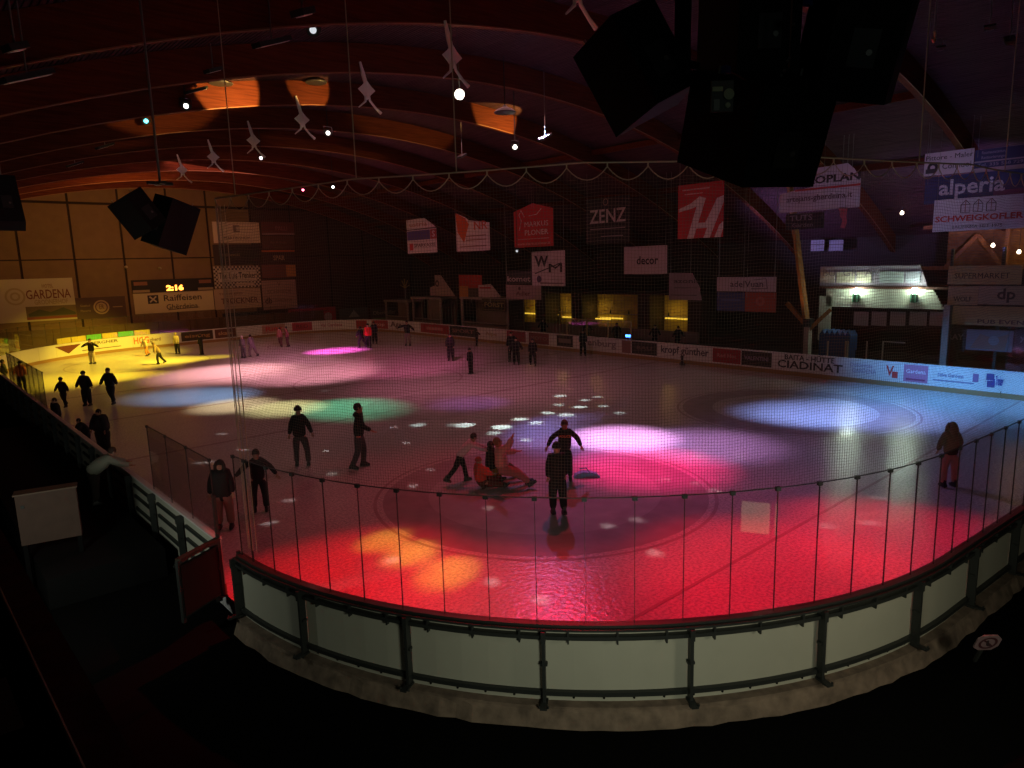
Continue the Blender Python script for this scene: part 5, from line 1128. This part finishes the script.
# spread arms etc.
SPREAD = ((10, 62, 5, 60), (10, 62, 5, 60)); HALF = ((5, 32, 10, 25), (5, 30, 15, 22)); DOWN = ((4, 9, 12, 5), (2, 9, 12, 5)); FWD = ((55, 12, 70, 0), (55, 12, 70, 0)); REACH_R = ((5, 12, 10, 8), (40, 25, 70, 15)); ONE_OUT = ((5, 12, 10, 8), (15, 65, 20, 60))
STRIDE = ((22, 6, -6), (-18, 8, -34)); GLIDE = ((8, 6, -4), (-4, 6, -12)); STAND = ((2, 5, -2), (0, 5, -3)); BEND = ((45, 10, -30), (40, 10, -35)); PUSH = ((28, 4, -2), (-30, 6, -45))
K = (.007, .0065, .008); K2 = (.012, .011, .014); GR = (.10, .085, .095); JN = (.06, .055, .075)
# left group near the far boards
person('skater in black with both arms spread wide, pale trousers, in the yellow light', 93, 338, 364, 175, K, (.42, .36, .25), arms=SPREAD, legs=STAND)
person('small skater in white and orange hockey kit in front of the hockey advert', 147, 337, 356, 150, (.55, .42, .3), (.5, .2, .06), arms=HALF, legs=STRIDE, hat=(.5, .4, .3), lean=15)
person('bent skater in ochre jacket and black trousers in the yellow light', 160, 341, 364, 120, (.32, .24, .12), K, arms=HALF, legs=STRIDE, lean=28, hat=(.2, .15, .1))
person('skater in pale yellow top standing close to the far boards', 178, 332, 354, 170, (.45, .38, .2), K, arms=DOWN, legs=STAND, hat=(.3, .25, .1))
person('skater in black holding one arm out, right of the yellow light', 202, 334, 355, 90, K, K, arms=ONE_OUT, legs=STAND)
person('skater in grey beside the net edge cords, left of two', 244, 335, 358, 160, (.14, .12, .13), (.1, .09, .1), arms=DOWN, legs=STAND, hat=(.4, .35, .3))
person('skater in grey leaning beside the net edge cords, right of two', 253, 334, 357, 60, (.16, .13, .14), (.13, .1, .11), arms=DOWN, legs=STRIDE, lean=14)
person('skater in dull pink coat by the red adverts, left of two', 281, 327, 347, 170, (.30, .11, .10), (.12, .05, .05), arms=DOWN, legs=STRIDE)
person('skater in dull red coat by the red adverts, right of two', 288, 326, 347, 120, (.26, .09, .09), (.09, .04, .04), arms=DOWN, legs=GLIDE)
person('dark skater at the left of the trio around the red jacket', 362, 326, 348, 60, K, K, arms=HALF, legs=STRIDE, lean=10)
person('skater in bright red jacket in the middle of a trio', 369, 323, 348, 175, (.75, .03, .02), K, arms=DOWN, legs=STRIDE)
person('tall dark skater at the right of the trio around the red jacket', 375, 321, 344, 175, K, K, arms=DOWN, legs=STAND, bulk=1.15)
person('skater with black top, arms raised sideways and pale legs near the far corner', 408, 320, 346, 170, K, (.2, .17, .15), arms=((10, 50, 5, 40), (10, 70, 60, 60)), legs=STAND)
person('broad skater in black jacket standing left of the hooded child', 451, 333, 361, 170, K, K, arms=DOWN, legs=STAND, bulk=1.2, hood=True)
person('small hooded child in black snowsuit in the middle of the far ice', 471, 347, 374, 70, K, K, arms=DOWN, legs=STAND, hat=K, bulk=1.15)
person('slim dark skater swinging one arm close to the far right boards', 477, 329, 346, -60, K2, K, arms=ONE_OUT, legs=GLIDE)
person('tall dark skater half hidden at the left of the pair by the brown adverts', 512, 331, 362, 160, K, K, arms=DOWN, legs=STAND)
person('dark skater in thick jacket at the middle of the pair by the brown adverts', 516.5, 337, 365, 175, K, K, arms=HALF, legs=GLIDE, bulk=1.1)
person('dark slim skater right of the pair by the brown adverts', 533, 338, 366, 175, K, K, arms=DOWN, legs=STRIDE)
person('tall dark skater standing alone by the white advert with grey letters', 583, 329, 356, 185, K, K, arms=DOWN, legs=STAND)
person('dark child skating in front of the rail, lowest of the left trio, face pale', 65, 376, 407, 175, K2, K, arms=HALF, legs=STRIDE, hat=K2)
person('dark skater in furry hood with both arms held out, middle of the left trio', 88, 369.5, 406, 175, K, K, arms=HALF, legs=STAND, bulk=1.15, hood=True, hat=K)
person('dark skater striding with arms hanging out, right of the left trio', 112.5, 367, 404, 175, K, K, arms=HALF, legs=STRIDE, bulk=1.05)
person('person in black holding hands at the far left edge of the picture', 6, 359, 391, -60, K, K, arms=((10, 12, 10, 8), (20, 30, 30, 25)), legs=STAND)
person('person in orange jacket at the far left, hand in hand with a dark one', 23, 360, 391, 10, (.48, .12, .05), K2, arms=((5, 30, 8, 30), (4, 10, 10, 6)), legs=STAND, hat=K)
# middle ice
person('man in dark jacket and hat gliding away with arms held low', 302, 404, 466, 10, K, (.055, .045, .05), arms=((6, 16, 8, 12), (-4, 22, 10, 16)), legs=((6, 4, -4), (-4, 12, -14)), hat=K2, near=True, lean=6, bulk=1.05)
person('bareheaded man in dark hooded jacket and grey jeans skating to the right', 361, 402, 468, -80, K, (.06, .055, .065), arms=((-20, 8, 5, 4), (20, 14, 62, 10)), legs=((14, 4, -4), (-6, 8, -22)), near=True, lean=4, hood=True, skin=mat('skin_warm', (.45, .16, .10), .6))
person('young woman with long dark hair, black fur jacket and bare knees by the gate', 226, 459, 529, 190, (.010, .009, .010), (.24, .12, .10), arms=((2, 10, 6, 8), (2, 16, 10, 8)), legs=STAND, near=True, long_hair=True, bulk=1.3, lean=0, coat=.12)
person('woman in dark jacket stretching one arm back, right of the long-haired woman', 261, 447, 511, 200, K2, K2, arms=((5, 42, 20, 30), (8, 50, 12, 45)), legs=((16, 5, -6), (6, 5, -10)), near=True, lean=14, skin=mat('skin_dim', (.32, .17, .12), .6))
person('boy with curly hair and white sleeves pushing the seated children', 461, 434, 483, -75, (.62, .5, .56), K, arms=((62, 5, 68, 0), (58, 5, 66, 0)), legs=((20, 4, 10), (-28, 6, -42)), near=True, lean=48, hair=(.05, .025, .02))
SITL = ((82, 10, 58), (86, 12, 62))
person('child in red hooded suit sitting low on the ice, left of the seated three', 481, 455, 489, -70, (.62, .06, .04), (.10, .02, .015), arms=((50, 10, 75, 5), (45, 10, 80, 5)), legs=((86, 8, 82), (80, 14, 75)), near=True, lean=-4, hat=(.40, .07, .05), sit=True, bulk=1.5)
person('child in black coat sitting in the middle of the seated three', 493, 440, 486, -80, K, (.35, .20, .02), arms=((30, 12, 60, 5), (40, 12, 70, 5)), legs=((80, 10, 60), (84, 12, 66)), near=True, lean=0, sit=True, bulk=1.6, at=at_z(493, 481))
person('child in pale pink jacket sitting at the right with one arm raised', 503, 436, 488, -85, (.62, .30, .27), (.45, .16, .16), arms=((60, 10, 90, 5), (120, 14, 160, 8)), legs=((72, 6, 42), (76, 8, 48)), near=True, lean=-8, hair=(.25, .08, .04), sit=True, bulk=1.3, skin=mat('skin_warm'))
person('boy in black shirt with red chest lettering balancing with arms out', 565, 418, 480, 180, K, K, arms=((-4, 42, 4, 24), (2, 48, 14, 26)), legs=((12, 5, -6), (6, 6, -18)), near=True, lean=12, shirt_text='POLICE', skin=mat('skin_red', (.5, .12, .09), .6), hair=(.10, .02, .02))
person('person in thick black coat and cap seen from behind, nearest in the middle', 558, 440, 514, 12, K, K, arms=((2, 8, 10, 2), (2, 8, 10, 2)), legs=((4, 2, -4), (-6, 2, -14)), near=True, lean=3, hat=K, bulk=1.2, hood=True)
person('long-haired girl in brown jacket and pale pink trousers by the right glass', 948, 421, 487, 5, (.055, .028, .02), (.42, .22, .20), arms=((0, 26, 30, -10), (0, 26, 30, -10)), legs=STAND, near=True, lean=4, long_hair=True, hair=(.035, .018, .012))
# people at the left rail
person('big dark bareheaded man by the left boards, just above the pale jacket', 105, 408, 453, 165, K, K, arms=((12, 22, 14, 10), (12, 22, 14, 10)), legs=STAND, near=True, lean=8, bulk=1.8, hair=K)
person('crouching dark child beside the big dark man at the left boards', 89, 417, 449, 130, K, K, arms=((35, 30, 40, 15), (30, 25, 40, 10)), legs=STAND, near=True, lean=30, bulk=1.45, hair=K)
person('person in pale grey jacket bending over the left boards from the bench', 0, 0, 0, -50, (.34, .34, .27), (.05, .035, .03), at=(-1.25, 16.9, .30), height=1.42, arms=((60, 10, 70, 0), (55, 10, 70, 0)), legs=STAND, near=True, lean=58, bulk=1.3, hair=(.06, .03, .02), blades=False)
person('dark upright figure left of the crouching child at the left boards', 60, 397, 435, 150, K, K, arms=DOWN, legs=STAND, near=True, bulk=1.2)
# spectators behind the right boards
for k, (px_, py_, lb) in enumerate(((617, 330, 'dark spectator left of the blue lamp behind the boards'), (655, 333, 'dark spectator in front of the bright tube on the right of the bar'), (543, 327, 'dark spectator at the left part of the lit bar'), (678, 333, 'dark spectator right of the bright tube in the bar'), (587, 329, 'dark spectator behind the glass screen of the bar'))):
    q_ = at_x(px_, py_, 34.4); person(lb, 0, 0, 0, 150 + 10 * k, K, K, at=(34.4, q_.y, .03), height=1.7, arms=HALF, legs=STAND, blades=False)
# things lying on the ice
q_ = at_z(590, 476); o = MB().prism([(-.25, 0), (-.2, .10), (0, .17), (.25, .15), (.42, .10), (.5, .0), (.46, -.02), (.38, .06), (.2, .05), (0, 0)], (0, 0, 0), (R_.x, R_.y, 0), (0, 0, 1), (F_.x, F_.y, 0), .22).build('plastic_sledge', mat('sledge_blue', (.12, .38, .55), .4)); o.location = (q_.x - .3, q_.y, .004); tag(o, 'light blue plastic skating aid lying behind the black-clad boy', 'skating aid')
MB().tube([(R_.x * .2, R_.y * .2, .15), (R_.x * .1, R_.y * .1, .3), (R_.x * -.1, R_.y * -.1, .28)], .015, 6).build('handle', mat('sledge_blue'), o)
q_ = at_z(682, 365); r_ = MB().lathe((0, 0, 0), [(.16, 0), (.15, .12), (.06, .2), (.07, .42), (.1, .5), (.03, .56)], 10).build('marker_cone', mat('cone_dark', (.05, .03, .04), .6)); r_.location = q_; tag(r_, 'small dark cone standing alone on the ice before the right boards', 'cone'); MB().tubeprof(Vector((0, 0, .25)), Vector((0, 0, 1)), [(.065, 0), (.07, .04)], 10).build('band', cmat((.3, .25, .25)), r_)
